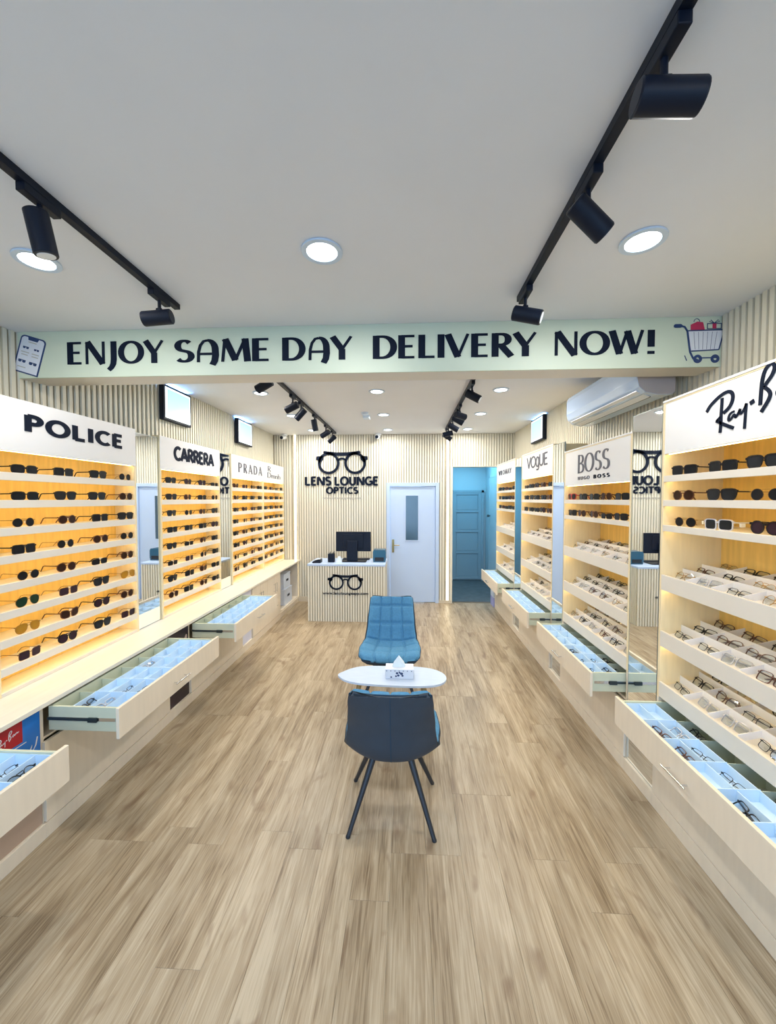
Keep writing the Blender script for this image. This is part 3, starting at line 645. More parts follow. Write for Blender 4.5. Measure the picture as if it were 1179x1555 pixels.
def script(O, U, V, N, s, mt, parent, depth=0.003, name='letter_stroke'):
    O, U, V, N = Vector(O), Vector(U), Vector(V), Vector(N)
    for pts, wd in SCRIPT:
        # smooth the polyline
        q = pts
        if len(q) > 3:
            for _ in range(2):
                r = [q[0]]
                for a, b in zip(q, q[1:]): r += [(a[0]*.75+b[0]*.25, a[1]*.75+b[1]*.25), (a[0]*.25+b[0]*.75, a[1]*.25+b[1]*.75)]
                q = r + [q[-1]]
        mb = MB(); ribbon(mb, q, 'a', wd*.85, wd, lambda a, b, t: O + U*(a*s) + V*(b*s) + N*t, depth)
        build(name, mb, mt, parent)
script((1.4915, 2.06, 2.16), -Y_, Z_, -X_, 1.0, 'navy_letter', TR[0][1])

# mirrors
def mirror(name, side, x, y0, y1, z0, z1, label):
    t = thing(name, (x, (y0+y1)/2, z0), label, 'mirror', 'tall mirrors between display towers'); sg = side
    mb = MB(); mb.box(min(x, x-sg*0.012), max(x, x-sg*0.012), y0+0.004, y1-0.004, z0, z1); build('backing_board', mb, 'mirror_edge', t)
    mb = MB(); xx = x + sg*0.0008; mb.add([(xx, y0+0.008, z0+0.004), (xx, y1-0.008, z0+0.004), (xx, y1-0.008, z1-0.004), (xx, y0+0.008, z1-0.004)], [(0,1,2,3)]); build('mirror_glass', mb, 'mirror', t)
for k, (a, b) in enumerate([(3.10, 3.41), (4.53, 4.83)]):
    mirror('mirror', 1, -2.235, a, b, 0.762, 2.40, ['tall mirror between the first and second left display towers', 'tall mirror between the second and third left display towers'][k])
for k, (a, b, zt) in enumerate([(2.39, 2.70, 2.40), (3.83, 4.12, 2.40), (5.24, 5.55, 2.40)]):
    mirror('mirror', -1, 1.492, a, b, 0.085, zt, ['tall mirror between the first and second right towers, reflecting the desk', 'tall mirror between the second and third right display towers', 'narrow mirror between the third and farthest right display towers'][k])

# ------------------------------------------------------------------ cabinets, drawers, worktop
mb = MB(); mb.box(XL, -1.94, -1.2, YB-0.03, 0.735, 0.76)
tag(build('worktop', mb, 'worktop', bevel=0.002), 'long pale cream worktop running under the left display towers', 'worktop')
def handle(parent, x, sg, yc, z, l=0.16, vert=False, mt='chrome'):
    mb = MB(); o = sg*0.028
    if vert:
        mb.tube((x+o, yc, z-l/2), (x+o, yc, z+l/2), 0.005, n=8)
        for d in (-.36, .36): mb.tube((x, yc, z+l*d), (x+o, yc, z+l*d), 0.004, n=8)
    else:
        mb.tube((x+o, yc-l/2, z), (x+o, yc+l/2, z), 0.005, n=8)
        for d in (-.36, .36): mb.tube((x, yc+l*d, z), (x+o, yc+l*d, z), 0.004, n=8)
    return build('handle', mb, mt, parent)
def drawer(cab, sg, xf, y0, y1, z0, z1, depth, ncols, nrows, trayfrac):
    """sg: direction the drawer opens (+x for the left cabinets). xf: outer face of the front."""
    xi = xf - sg*0.018; xback = xf - sg*depth
    X = lambda a: xi - sg*a
    def bx(mb, a0, a1, ya, yb, za, zb, mi=0):
        p, q = X(a0), X(a1); mb.box(min(p, q), max(p, q), ya, yb, za, zb, mi)
    d = depth - 0.018; s0, s1 = z0+0.025, z1-0.012
    ya, yb = y0+0.03, y1-0.03
    mb = MB(); bx(mb, 0, d, ya, ya+0.014, s0, s1); bx(mb, 0, d, yb-0.014, yb, s0, s1); bx(mb, d-0.014, d, ya+0.014, yb-0.014, s0, s1); bx(mb, 0, d-0.014, ya+0.014, yb-0.014, s0, s0+0.008)
    dr = build('drawer', mb, 'drawer_side', cab, bevel=0.001)
    mb = MB(); mb.box(min(xf, xi), max(xf, xi), y0+0.004, y1-0.004, z0, z1); build('drawer_front', mb, 'cream', dr, bevel=0.0025)
    handle(dr, xf, sg, (y0+y1)/2, (z0+z1)/2 - 0.01)
    for yy in (ya, yb):
        e = -1 if yy == ya else 1
        zc = (s0+s1)/2
        mb = MB(); p, q = X(0.02), X(d); mb.box(min(p, q), max(p, q), min(yy, yy+e*0.004), max(yy, yy+e*0.004), zc-0.009, zc+0.009); p, q = X(0.12), X(d); mb.box(min(p, q), max(p, q), min(yy+e*0.004, yy+e*0.010), max(yy+e*0.004, yy+e*0.010), zc-0.006, zc+0.006, 1); p, q = X(0.12), X(0.17); mb.box(min(p, q), max(p, q), min(yy+e*0.004, yy+e*0.014), max(yy+e*0.004, yy+e*0.012), zc-0.012, zc+0.012, 1)
        build('slide_rail', mb, ['chrome', 'dark_metal'], dr)
    # pale blue compartment tray
    mb = MB(); zt = s1-0.008; tb = s1-0.064; tw = 0.004 + ncols*0.096
    bx(mb, 0.004, tw, ya+0.016, yb-0.016, tb, tb+0.006); bx(mb, tw-0.004, tw, ya+0.016, yb-0.016, s0+0.009, tb)
    for c in range(ncols+1): 
        a = 0.004 + (tw-0.008)*c/ncols; bx(mb, a, a+0.004, ya+0.016, yb-0.016, tb+0.006, zt-0.004)
    m2 = MB()
    for r in range(nrows+1):
        yy = ya+0.016 + (yb-ya-0.036)*r/nrows; bx(mb, 0.008, tw, yy, yy+0.004, tb+0.006, zt)
        if 0 < r < nrows: m2 = MB(); bx(m2, tw+0.001, d-0.016, yy, yy+0.004, s0+0.008, zt-0.006); build('rear_divider', m2, 'drawer_side', dr)
    build('compartment_tray', mb, 'drawer_tray', dr)
    return dr, tb+0.006
DRAWERS = {}
def cab_left(y0, y1, label, open_=True, doors=False, nook=False):
    x0, x1 = XL+0.01, -1.985
    t = thing('base_cabinet', ((x0+x1)/2, (y0+y1)/2, 0), label, 'cabinet', 'left base cabinets')
    mb = MB(); mb.box(x0, x1, y0, y0+0.018, 0.085, 0.734); mb.box(x0, x1, y1-0.018, y1, 0.085, 0.734); mb.box(x0, x0+0.01, y0+0.018, y1-0.018, 0.085, 0.734); mb.box(x0+0.01, x1, y0+0.018, y1-0.018, 0.085, 0.103)
    if not (doors or nook): mb.box(x0+0.01, x1, y0+0.018, y1-0.018, 0.540, 0.553)
    build('carcass', mb, 'cream', t, bevel=0.001)
    slab(t, 'plinth', x0, -1.968 if not nook else -1.975, y0, y1, 0.0005, 0.084, 'cream')
    if nook: return t
    if doors:
        ym = 5.36
        for a, b in ((y0+0.002, (y0+ym)/2-0.002), ((y0+ym)/2+0.002, ym-0.002), (ym+0.002, (y1+ym)/2-0.002), ((y1+ym)/2+0.002, y1-0.002)):
            dd = slab(t, 'door', -1.984, -1.966, a, b, 0.36, 0.732, 'cream', 0.002)
            inner = b-0.035 if (a < y0+0.01 or (ym < a < ym+0.01)) else a+0.035
            handle(dd, -1.966, 1, inner, 0.55, 0.14, True)
        for a, b in ((y0+0.002, ym-0.002), (ym+0.002, y1-0.002)):
            dd = slab(t, 'drawer_front', -1.984, -1.966, a, b, 0.09, 0.355, 'cream', 0.002); handle(dd, -1.966, 1, (a+b)/2, 0.27, 0.16)
        return t
    DRAWERS[('L', round(y0, 2))] = drawer(t, 1, -1.545, y0, y1, 0.562, 0.730, 0.42, 3, 6, 0.97)
    dd = slab(t, 'drawer_front', -1.984, -1.966, y0+0.004, y1-0.004, 0.09, 0.53, 'cream', 0.002); handle(dd, -1.966, 1, (y0+y1)/2, 0.45, 0.16)
    return t
cab_left(0.56, 1.68, 'nearest left base cabinet, its top drawer pulled open at the photo edge')
cab_left(1.98, 3.10, 'left base cabinet under the nearest tower, wide drawer of empty blue compartments open')
cab_left(3.41, 4.53, 'left base cabinet under the second tower with its top drawer open')
cab_left(4.83, 5.92, 'left base cabinet with small doors and closed drawers, under third tower', doors=True)
cab_left(5.92, 6.93, 'open cabinet nook at the far end of the left worktop', nook=True)
def poster(y0, y1, kind, label):
    x0, x1 = XL+0.01, -1.985
    t = thing('poster_panel', ((x0+x1)/2, (y0+y1)/2, 0), label, 'poster panel', 'poster panels between the left cabinets')
    slab(t, 'board', x0, x1, y0+0.002, y1-0.002, 0.0005, 0.734, 'cream'); slab(t, 'plinth', x1+0.0005, -1.968, y0+0.0005, y1-0.0005, 0.0005, 0.084, 'cream')
    P = lambda name, ya, yb, za, zb, mt, d=0.0015: slab(t, name, x1+0.0003, x1+d, ya, yb, za, zb, mt, 0)
    if kind == 'blue':
        P('poster_top', y0+.004, y1-.004, .40, .732, 'poster_blue'); P('poster_base', y0+.004, y1-.004, .088, .40, 'poster_beige')
        r = P('red_label', y0+.04, y0+.20, .60, .715, 'poster_red', .003)
        script((x1+.0032, y0+.052, .628), Y_, Z_, X_, 0.255, 'decal_white', t, .001, 'poster_lettering')
        P('white_line', y0+.04, y0+.22, .585, .589, 'decal_white', .003)
        mb = MB(); fn = lambda a, b, t_: Vector((x1+.002+t_, y0+.16+a, .49+b))
        ribbon(mb, [(0,0),(.03,.05),(.05,.04),(.03,0),(.06,.01),(.09,.06),(.08,.01),(.11,.05),(.12,.09)], 'a', .007, .007, fn, .001); build('poster_lettering', mb, 'decal_white', t)
        font_text('THE ICON. YOUR STYLE', (x1+.002, y0+.03, .235), Y_, Z_, X_, .24, .018, 'pale_letter', t, .001, 'poster_lettering')
        font_text('SINCE 1937', (x1+.002, y0+.06, .20), Y_, Z_, X_, .16, .014, 'decal_white', t, .001, 'poster_lettering')
    elif kind == 'dark':
        P('poster_picture', y0+.004, y1-.004, .088, .732, 'poster_dark')
        mb = MB(); mb.prism(arc(0, 0, .022, .06, 0, 340, 14), lambda a, b, t_: Vector((x1+.0016+t_, y1-.055+a+b*.3, .585+b)), 0, .001); build('pale_shape', mb, 'skin_pink', t)
    else:
        P('poster_picture', y0+.004, y1-.004, .088, .732, 'poster_ice')
        mb = MB(); mb.prism(arc(0, 0, .03, .02, 0, 340, 14), lambda a, b, t_: Vector((x1+.0016+t_, y1-.09+a, .30+b)), 0, .001); mb.prism(arc(0, 0, .035, .015, 0, 340, 14), lambda a, b, t_: Vector((x1+.0016+t_, y1-.12+a, .60+b)), 0, .001)
        build('dark_spectacles_shape', mb, 'glass_dark', t)
poster(1.68, 1.98, 'blue', 'blue advertising panel with red script label and beige lower part, left cabinets')
poster(3.10, 3.41, 'dark', 'dark maroon picture panel between the first two open left drawers')
poster(4.53, 4.83, 'ice', 'pale lilac picture panel beyond the second open left drawer')
def cab_right(y0, y1, label):
    x0, x1 = 1.49, 1.83
    t = thing('base_cabinet', ((x0+x1)/2, (y0+y1)/2, 0), label, 'cabinet', 'right base cabinets')
    mb = MB(); mb.box(x0, x1, y0, y0+0.018, 0.085, 0.675); mb.box(x0, x1, y1-0.018, y1, 0.085, 0.675); mb.box(x1-0.01, x1, y0+0.018, y1-0.018, 0.085, 0.675); mb.box(x0, x1-0.01, y0+0.018, y1-0.018, 0.085, 0.103); mb.box(x0, x1-0.01, y0+0.018, y1-0.018, 0.475, 0.49)
    build('carcass', mb, 'cream', t, bevel=0.001)
    slab(t, 'plinth', 1.474, x1, y0, y1, 0.0005, 0.084, 'cream')
    DRAWERS[('R', round(y0, 2))] = drawer(t, -1, 1.245, y0, y1, 0.500, 0.668, 0.40, 2, 6, 0.62)
    dd = slab(t, 'drawer_front', 1.473, 1.489, y0+0.004, y1-0.004, 0.09, 0.47, 'cream', 0.002); handle(dd, 1.473, -1, (y0+y1)/2, 0.40, 0.16)
    return t
for (a, b), l in zip(RY, ['nearest right base cabinet, drawer of blue compartments holding spectacles pulled open', 'second right base cabinet with a long open drawer, beside the tall mirror', 'third right base cabinet with an open drawer of pale compartments', 'farthest right base cabinet near the doorway with its drawer open']): cab_right(a, b, l)
for k, (a, b) in enumerate([(2.39, 2.70), (3.83, 4.12), (5.24, 5.55)]):
    mb = MB(); mb.box(1.474, 1.83, a+0.001, b-0.001, 0.0005, 0.084)
    tag(build('plinth_board', mb, 'cream', bevel=0.001), ['nearest short cream plinth board beneath a right wall mirror', 'middle short cream plinth board beneath a right wall mirror', 'farthest short cream plinth board beneath a right wall mirror'][k], 'plinth', 'plinth boards under right mirrors')
# boxes in the nook and under the far right tower
def carton(x0, x1, y0, y1, z0, z1, label, mt='box_white', grp='cartons in the nook'):
    t = thing('carton', ((x0+x1)/2, (y0+y1)/2, z0), label, 'box', grp)
    slab(t, 'box_body', x0, x1, y0, y1, z0, z1-0.02, mt, .002); slab(t, 'box_lid', x0-.003, x1+.003, y0-.003, y1+.003, z1-0.028, z1, mt, .002)
    mb = MB(); mb.box(x1+.0031, x1+.004, (y0+y1)/2-.06, (y0+y1)/2+.06, z0+(z1-z0)*.45, z0+(z1-z0)*.6); build('printed_mark', mb, 'black', t)
    return t
carton(-2.28, -2.02, 6.28, 6.68, 0.104, 0.36, 'white carton on the floor of the cabinet nook, left of the bag')
carton(-2.26, -2.04, 6.31, 6.66, 0.361, 0.61, 'white carton with a black mark, topmost in the cabinet nook')
mb = MB()
mb.path([(-2.12, 6.80+0.07*math.cos(a), 0.20+0.22*max(0, math.sin(a))) for a in [PI*i/12 for i in range(13)]], 0.012, 6)
mb.prism(arc(0, 0, .09, .20, 0, 180, 12), lambda a, b, t_: Vector((-2.24+t_, 6.80+a, 0.104+b)), 0, 0.16)
tag(build('carrier_bag', mb, 'box_white', bevel=0.003), 'crumpled pale bag beside the cartons in the cabinet nook', 'bag')
for k in range(3):
    tag(build('carton', MB().box(1.46, 1.74, 6.73, 6.96, 0.001+k*0.16, 0.158+k*0.16), ['box_lilac', 'box_white', 'box_lilac'][k], bevel=.003),
        ['lilac carton at the bottom of the stack by the doorway', 'white carton in the middle of the stack by the doorway', 'lilac carton on top of the stack by the doorway'][k], 'box', 'cartons by the doorway')

# ------------------------------------------------------------------ eyewear
def lens_outline(kind, n=18):
    w_, h = {'round': (.052, .050), 'square': (.059, .046), 'wayfarer': (.059, .049), 'aviator': (.061, .055), 'wrap': (.064, .044), 'cat': (.058, .048), 'narrow': (.055, .036)}[kind]
    e = {'round': 2, 'square': 4.5, 'wayfarer': 3.2, 'aviator': 2.4, 'wrap': 3.5, 'cat': 2.8, 'narrow': 4}[kind]
    out = []
    for i in range(n):
        a = 2*PI*i/n; c, s = math.cos(a), math.sin(a)
        x = math.copysign(abs(c)**(2/e), c)*w_/2; z = math.copysign(abs(s)**(2/e), s)*h/2
        if kind in ('wayfarer', 'aviator'): x *= 1 + 0.16*z/(h/2)
        if kind == 'aviator': z -= 0.004*(x/(w_/2))
        if kind == 'cat': z += 0.004*(x/(w_/2))
        out.append((x, z))
    return out, w_, h
def eyewear_parts(kind, rim, folded=False, thin=False):
    """mesh builders for frame, two lenses, two temples. Local: width X, faces -Y, up Z, resting on z=0."""
    pl, w_, h = lens_outline(kind); cx = w_/2 + 0.009; zc = h/2 + rim
    fr = MB(); t = 0.004 if not thin else 0.002
    def wrapy(x): return 0.35*x*x*4
    fns = {}
    for sg in (-1, 1):
        fn = lambda a, b, tt, sg=sg: Vector((sg*cx + sg*a, wrapy(cx+a) + tt, zc + b))
        k = 1 + 2*rim/w_; kz = 1 + 2*rim/h
        fr.ring([(a*k, b*kz) for a, b in pl], pl, fn, 0, t); fns[sg] = fn
    fr.box(-.0105, .0105, 0, t, zc+h*.18, zc+h*.18+max(rim*1.3, .003))
    if kind in ('aviator', 'round') : fr.box(-.014, .014, 0, t, zc+h*.42, zc+h*.42+max(rim, .002))
    xe = cx + w_/2 + rim
    for sg in (-1, 1): fr.box(min(sg*(xe-.004), sg*(xe+.004)), max(sg*(xe-.004), sg*(xe+.004)), wrapy(xe)-.001, wrapy(xe)+.006, zc+h*.22, zc+h*.22+max(rim*2, .005))
    lenses = []
    for sg in (-1, 1):
        mb = MB(); mb.prism(pl, fns[sg], t*.35, t*.65); lenses.append(mb)
    temples = []; r = 0.0018 if thin else 0.0034; zt = zc+h*.27; y0 = wrapy(xe)+.005
    for sg in (-1, 1):
        mb = MB()
        if folded:
            z_ = zt - (.004 if sg > 0 else 0)
            yy = y0 + (.004 if sg > 0 else .010)
            mb.path([(sg*xe, y0, z_), (sg*(xe-.006), yy, z_), (-sg*(xe-.05), yy+.004, z_-.004), (-sg*(xe-.012), yy+.008, z_-.022)], r, 5)
        else:
            mb.path([(sg*xe, y0, zt), (sg*(xe-.002), y0+.09, zt-.001), (sg*(xe-.006), y0+.105, zt-.006), (sg*(xe-.010), y0+.128, .0035)], r, 5)
        temples.append(mb)
    return fr, lenses, temples
STY = [ # kind, rim, frame material, lens material, words, thin
 ('square', .0045, 'f_black', 'l_black', 'black square', False), ('round', .0035, 'f_tort', 'l_brown', 'brown round', False),
 ('aviator', .0015, 'f_gold', 'l_green', 'green aviator', True), ('wayfarer', .005, 'f_black', 'l_grey', 'black wide-topped', False),
 ('aviator', .0015, 'f_gold', 'l_amber', 'amber aviator', True), ('wrap', .004, 'f_black', 'l_black', 'black broad', False),
 ('square', .002, 'f_brown', 'l_purple', 'purple tinted', True), ('round', .0015, 'f_gold', 'l_black', 'thin round dark', True),
 ('cat', .004, 'f_tort', 'l_brown', 'tortoiseshell', False), ('wayfarer', .005, 'f_red', 'l_grey', 'red framed', False),
 ('round', .005, 'f_black', 'l_purple', 'thick black round', False), ('narrow', .003, 'f_black', 'l_black', 'narrow black', False),
 ('square', .0045, 'f_clear', 'l_grey', 'clear framed', False)]
def merged(parts):
    """one mesh with three material slots"""
    fr, ls, ts = parts; mb = MB()
    mb.add(fr.v, fr.f, 0)
    for l in ls: mb.add(l.v, l.f, 1)
    for t_ in ts: mb.add(t_.v, t_.f, 0, True)
    return mb
def mesh_of(mb, mats, name):
    me = bpy.data.meshes.new(name); me.from_pydata(mb.v, [], mb.f)
    for m_ in mats: me.materials.append(M[m_])
    me.polygons.foreach_set('material_index', mb.m); me.update(); return me
SUN = []
for kind, rim, fm, lm, words, thin in STY:
    fr, ls, ts = eyewear_parts(kind, rim, False, thin)
    tg = MB(); xe = lens_outline(kind)[1] + 0.009 + rim; tg.box(xe-.004, xe+.005, .045, .068, .018, .036)
    SUN.append(dict(words=words, frame=mesh_of(fr, [fm], 'sunglasses_frame'), lens=[mesh_of(l, [lm], 'sunglasses_lens') for l in ls], temple=[mesh_of(t_, [fm], 'sunglasses_temple') for t_ in ts],
                    tag=mesh_of(tg, ['tag'], 'price_tag'), one=mesh_of(merged((fr, ls, ts)), [fm, lm], 'sunglasses')))
ESTY = [('square', .003, 'f_black', 'black square', False), ('round', .0015, 'f_gold', 'thin gold round', True), ('round', .003, 'f_black', 'black round', False), ('square', .003, 'f_tort', 'brown tortoiseshell', False),
        ('narrow', .0018, 'f_black', 'thin black', True), ('square', .003, 'f_clear', 'pale clear', False), ('cat', .003, 'f_brown', 'dark brown', False)]
EYE = []
for kind, rim, fm, words, thin in ESTY:
    fr, ls, ts = eyewear_parts(kind, rim, True, thin)
    EYE.append(dict(words=words, frame=mesh_of(fr, [fm], 'spectacles_frame'), lens=[mesh_of(l, ['demo_lens'], 'spectacles_lens') for l in ls], temple=[mesh_of(t_, [fm], 'spectacles_temple') for t_ in ts], one=mesh_of(merged((fr, ls, ts)), [fm, 'demo_lens'], 'spectacles')))
def link(name, me, parent=None):
    o = bpy.data.objects.new(name, me); COL.objects.link(o); o.parent = parent; return o
def place_eyewear(S, name, loc, rot, label, cat, group, parts=True, tagged=False):
    if parts:
        r = bpy.data.objects.new(name, None); COL.objects.link(r); r.empty_display_size = .03
        link('frame', S['frame'], r)
        for l in S['lens']: link('lens', l, r)
        for t_ in S['temple']: link('temple', t_, r)
        if tagged: link('price_tag', S['tag'], r)
    else: r = link(name, S['one'])
    r.location = loc; r.rotation_euler = rot
    return tag(r, label, cat, group)
rs = random.Random(21)
LT = ['nearest left tower', 'second left tower', 'third left tower', 'farthest left tower']
RT = ['nearest right tower', 'second right tower', 'third right tower', 'farthest right tower']
PICK_L0 = [[5, 0, 3, 7], [5, 3, 3, 1], [7, 1, 0, 3], [0, 7, 1, 7], [7, 1, 11, 1], [2, 6, 3, 4], [4, 8, 10, 1], [6, 10, 3, 6]]
for ti, (y0, y1) in enumerate(LY):
    for k, z in enumerate(LIPS):
        for i in range(4):
            yy = y1 - 0.095 - (0.275 if ti < 3 else 0.25)*i + rs.uniform(-.012, .012)
            S = SUN[PICK_L0[k][3-i] if ti == 0 and False else (PICK_L0[k][3-i] if ti == 0 else rs.choice([0, 0, 1, 3, 5, 7, 8, 11, 10, 6, 3, 0]))]
            place_eyewear(S, 'sunglasses', (XT - 0.014, yy, z - 0.0018), (0, 0, PI/2 + rs.uniform(-.10, .05)),
                          f"{S['words']} sunglasses, {ORD[i]} from far end, {ORD[k]} shelf down, {LT[ti]}", 'sunglasses', f'sunglasses on the {LT[ti]}', parts=ti < 2, tagged=ti < 2)
for ti, (y0, y1) in enumerate(RY):
    lips = [1.845, 1.70] if ti == 1 else [1.985, 1.845, 1.70]
    n = 4 if ti == 0 else 5
    for k, z in enumerate(lips):
        for i in range(n):
            yy = y1 - (0.155 if ti == 0 else 0.12) - (0.245 if ti == 0 else 0.21)*i + rs.uniform(-.015, .015)
            idx = [[0, 0, 3, 5], [1, 3, 7, 0], [7, 12, 10, 0]][k][i] if ti == 0 else (9 if (ti == 1 and k == 0 and i == 0) else rs.choice([0, 3, 5, 10, 0, 1, 11]))
            S = SUN[idx]
            place_eyewear(S, 'sunglasses', (1.49 + 0.022, yy, z - 0.0018), (0, 0, -PI/2 + rs.uniform(-.05, .12) + (0.18 if ti == 0 else 0)),
                          f"{S['words']} sunglasses, {ORD[i]} from far end, {ORD[k]} shelf down, {RT[ti]}", 'sunglasses', f'sunglasses on the {RT[ti]}', parts=ti < 2, tagged=(ti == 0 and k == 2))
# spectacles in the sloping trays
sl = math.atan2(0.075, 0.321)
for ti, (y0, y1) in enumerate(RY):
    for k, z in enumerate((1.408, 1.075, 0.772)):
        for r in range(3):
            for c in range(6):
                if ti == 0 and c < 1: continue
                if ti > 1 and rs.random() < .25: continue
                if ti == 3 and c % 2: continue
                xx = 1.49 + (.055, .160, .275)[r]; zz = z - .030 + .075*(xx-1.504)/.319 + 0.002
                yy = y0 + .02 + (y1-y0-.04)*(c+.5)/6 + rs.uniform(-.012, .012)
                S = EYE[rs.choice([5, 5, 1, 0, 4, 4, 3]) if r == 0 else rs.choice([0, 2, 3, 6, 4, 0, 1])]
                o = place_eyewear(S, 'spectacles', (xx, yy, zz), (0, 0, 0),
                    f"{S['words']} spectacles, {ORD[5-c]} from far end, {['front','middle','rear'][r]} row, {['upper','middle','lower'][k]} tray, {RT[ti]}", 'spectacles', f'spectacles in trays of the {RT[ti]}', parts=ti == 0)
                o.rotation_euler = (Matrix.Rotation(-sl, 3, 'Y') @ Matrix.Rotation(-PI/2 + rs.uniform(-.15, .15), 3, 'Z') @ Matrix.Rotation(-0.80, 3, 'X')).to_euler()
# spectacles lying in open drawers
def drawer_specs(side, key, xs, spots, who):
    dr, zf = DRAWERS[(side, key)]
    y0 = key; ya = y0 + .03 + .016; cell = (1.12 - .06 - .036)/6
    for n_, (r, c) in enumerate(spots):
        S = EYE[rs.choice([0, 2, 4, 3, 5, 4])]
        o = place_eyewear(S, 'spectacles', (xs[c], ya + cell*(r+.5), zf + .002), (0, 0, 0), f"{S['words']} spectacles, {['front','middle','rear'][c]} row, {ORD[r]} compartment from near end, {who}", 'spectacles', f'spectacles in the {who}')
        o.rotation_euler = (Matrix.Rotation((PI/2 if side == 'L' else -PI/2) + rs.uniform(-.2, .2), 3, 'Z') @ Matrix.Rotation(-0.95, 3, 'X')).to_euler()
XRD = [1.245+.018+.040, 1.245+.018+.136, 1.245+.018+.215]
drawer_specs('R', 1.27, XRD, [(4, 0), (3, 0), (3, 1), (2, 1), (1, 0), (4, 2), (1, 2), (4, 1)], 'nearest right drawer')
drawer_specs('R', 2.70, XRD, [(0, 0), (0, 1), (1, 1), (1, 0), (0, 2), (1, 2), (2, 0)], 'second right drawer')
XLD = [-1.545-.018-.04, -1.545-.018-.136, -1.545-.018-.232]
drawer_specs('L', 0.56, XLD, [(5, 0), (5, 1), (4, 0)], 'nearest left drawer')
drawer_specs('L', 1.98, XLD, [(0, 1), (0, 2), (1, 0), (1, 1), (3, 2)], 'second left drawer')

# ------------------------------------------------------------------ reception desk and what stands on it
def desk():
    x0, x1, y0, y1, zt = -1.515, -0.345, 5.82, 6.42, 0.872
    t = thing('reception_desk', ((x0+x1)/2, (y0+y1)/2, 0), 'cream fluted reception desk with a white top in front of the back wall', 'desk')
    mb = MB(); mb.box(x0+.02, x1-.02, y0+.012, y0+.03, 0.001, zt-.03); mb.box(x0+.012, x0+.03, y0+.03, y1, 0.001, zt-.03); mb.box(x1-.03, x1-.012, y0+.03, y1, 0.001, zt-.03); mb.box(x0+.03, x1-.03, y0+.03, y1-.05, zt-.06, zt-.03)
    build('desk_body', mb, 'slat_base', t)
    slab(t, 'desk_top', x0-.004, x1+.004, y0-.006, y1+.004, zt-.03, zt, 'white_daylight_tint', .003)
    me1 = slat_mesh('desk_slat', .024, .014, .001, zt-.031); me2 = slat_mesh('desk_slat_side', .014, .024, .001, zt-.031)
    n = 31
    for k in range(n):
        o = link('slat', me1, t); o.location = Vector((x0+.014+(x1-x0-.028)*k/(n-1), y0+.005, 0)) - WL[t.name]
    for k in range(15):
        for xx in (x0+.005, x1-.005):
            o = link('slat', me2, t); o.location = Vector((xx, y0+.05+k*.038, 0)) - WL[t.name]
    N_ = -Y_; fy = y0 - .0025
    glasses_emblem((-0.94, fy, .595), X_, Z_, N_, .54, 'black', t, .008)
    font_text('www.lensloungeapp.com', (-1.285, fy, .415), X_, Z_, N_, .69, .038, 'black', t, .008)
desk()
DZT = 0.8725
t = thing('computer_monitor', (-0.865, 6.12, DZT), 'black desktop monitor seen from behind on the reception desk', 'monitor')
slab(t, 'screen_housing', -1.135, -0.585, 6.10, 6.13, 1.03, 1.338, 'black', .006)
slab(t, 'rear_cover', -1.02, -0.70, 6.088, 6.10, 1.08, 1.30, 'black', .005)
slab(t, 'stand_column', -0.955, -0.785, 6.045, 6.086, DZT+.012, 1.20, 'black', .006)
slab(t, 'stand_base', -1.05, -0.65, 6.0, 6.2, DZT, DZT+.012, 'black', .004)
mb = MB(); mb.box(-1.125, -0.595, 6.1305, 6.132, 1.045, 1.328); build('screen', mb, 'glass_dark', t)
t = thing('receipt_printer', (-0.445, 6.12, DZT), 'rounded dark teal receipt printer at the right end of the desk', 'printer')
mb = MB(); mb.prism([(-.09, 0), (.09, 0), (.10, .05), (.10, .16), (.085, .19), (-.085, .19), (-.10, .16), (-.10, .05)], lambda a, b, t_: Vector((-0.445+a, 6.03+t_, DZT+b)), 0, .18); build('printer_body', mb, 'printer', t, bevel=.012)
mb = MB(); mb.box(-.515, -.375, 6.022, 6.03, DZT+.02, DZT+.075); build('paper_slot', mb, 'black_matte', t)
t = thing('pen_holder', (-1.19, 6.02, DZT), 'black pen and tool holder left of the desk monitor', 'holder')
slab(t, 'holder_body', -1.24, -1.14, 5.98, 6.06, DZT, DZT+.13, 'black', .003)
mb = MB()
for dx, dz in ((-.03, .02), (-.01, .03), (.02, .025), (.035, .035)): mb.tube((-1.19+dx, 6.02, DZT+.12), (-1.19+dx*1.3, 6.02, DZT+.13+dz), .006, n=6)
build('pens', mb, 'black_matte', t)
t = thing('card_terminal', (-1.39, 5.96, DZT), 'small grey and black card terminal at the left end of the desk', 'card terminal')
mb = MB(); mb.prism([(-.09, 0), (.09, 0), (.09, .05), (.04, .055), (-.09, .02)], lambda a, b, t_: Vector((-1.40+a*.7, 5.90+t_, DZT+b)), 0, .13); build('terminal_body', mb, 'black', t, bevel=.004)
mb = MB(); mb.add([(-1.425, 5.915, DZT+.046), (-1.35, 5.915, DZT+.058), (-1.35, 6.015, DZT+.058), (-1.425, 6.015, DZT+.046)], [(0,1,2,3)]); build('terminal_screen', mb, 'plastic_white', t)
mb = MB(); mb.prism([(-.05, 0), (.05, 0), (.02, .09), (-.01, .09)], lambda a, b, t_: Vector((-1.07+a, 5.99+t_, DZT+b)), 0, .05)
tag(build('business_card_stand', mb, 'plastic_white', bevel=.002), 'small white card stand beside the monitor foot', 'card stand')
mb = MB(); mb.box(-1.05, -0.62, 6.24, 6.36, DZT, DZT+.018)
tag(build('keyboard', mb, 'black', bevel=.003), 'black keyboard on the desk behind the monitor', 'keyboard')

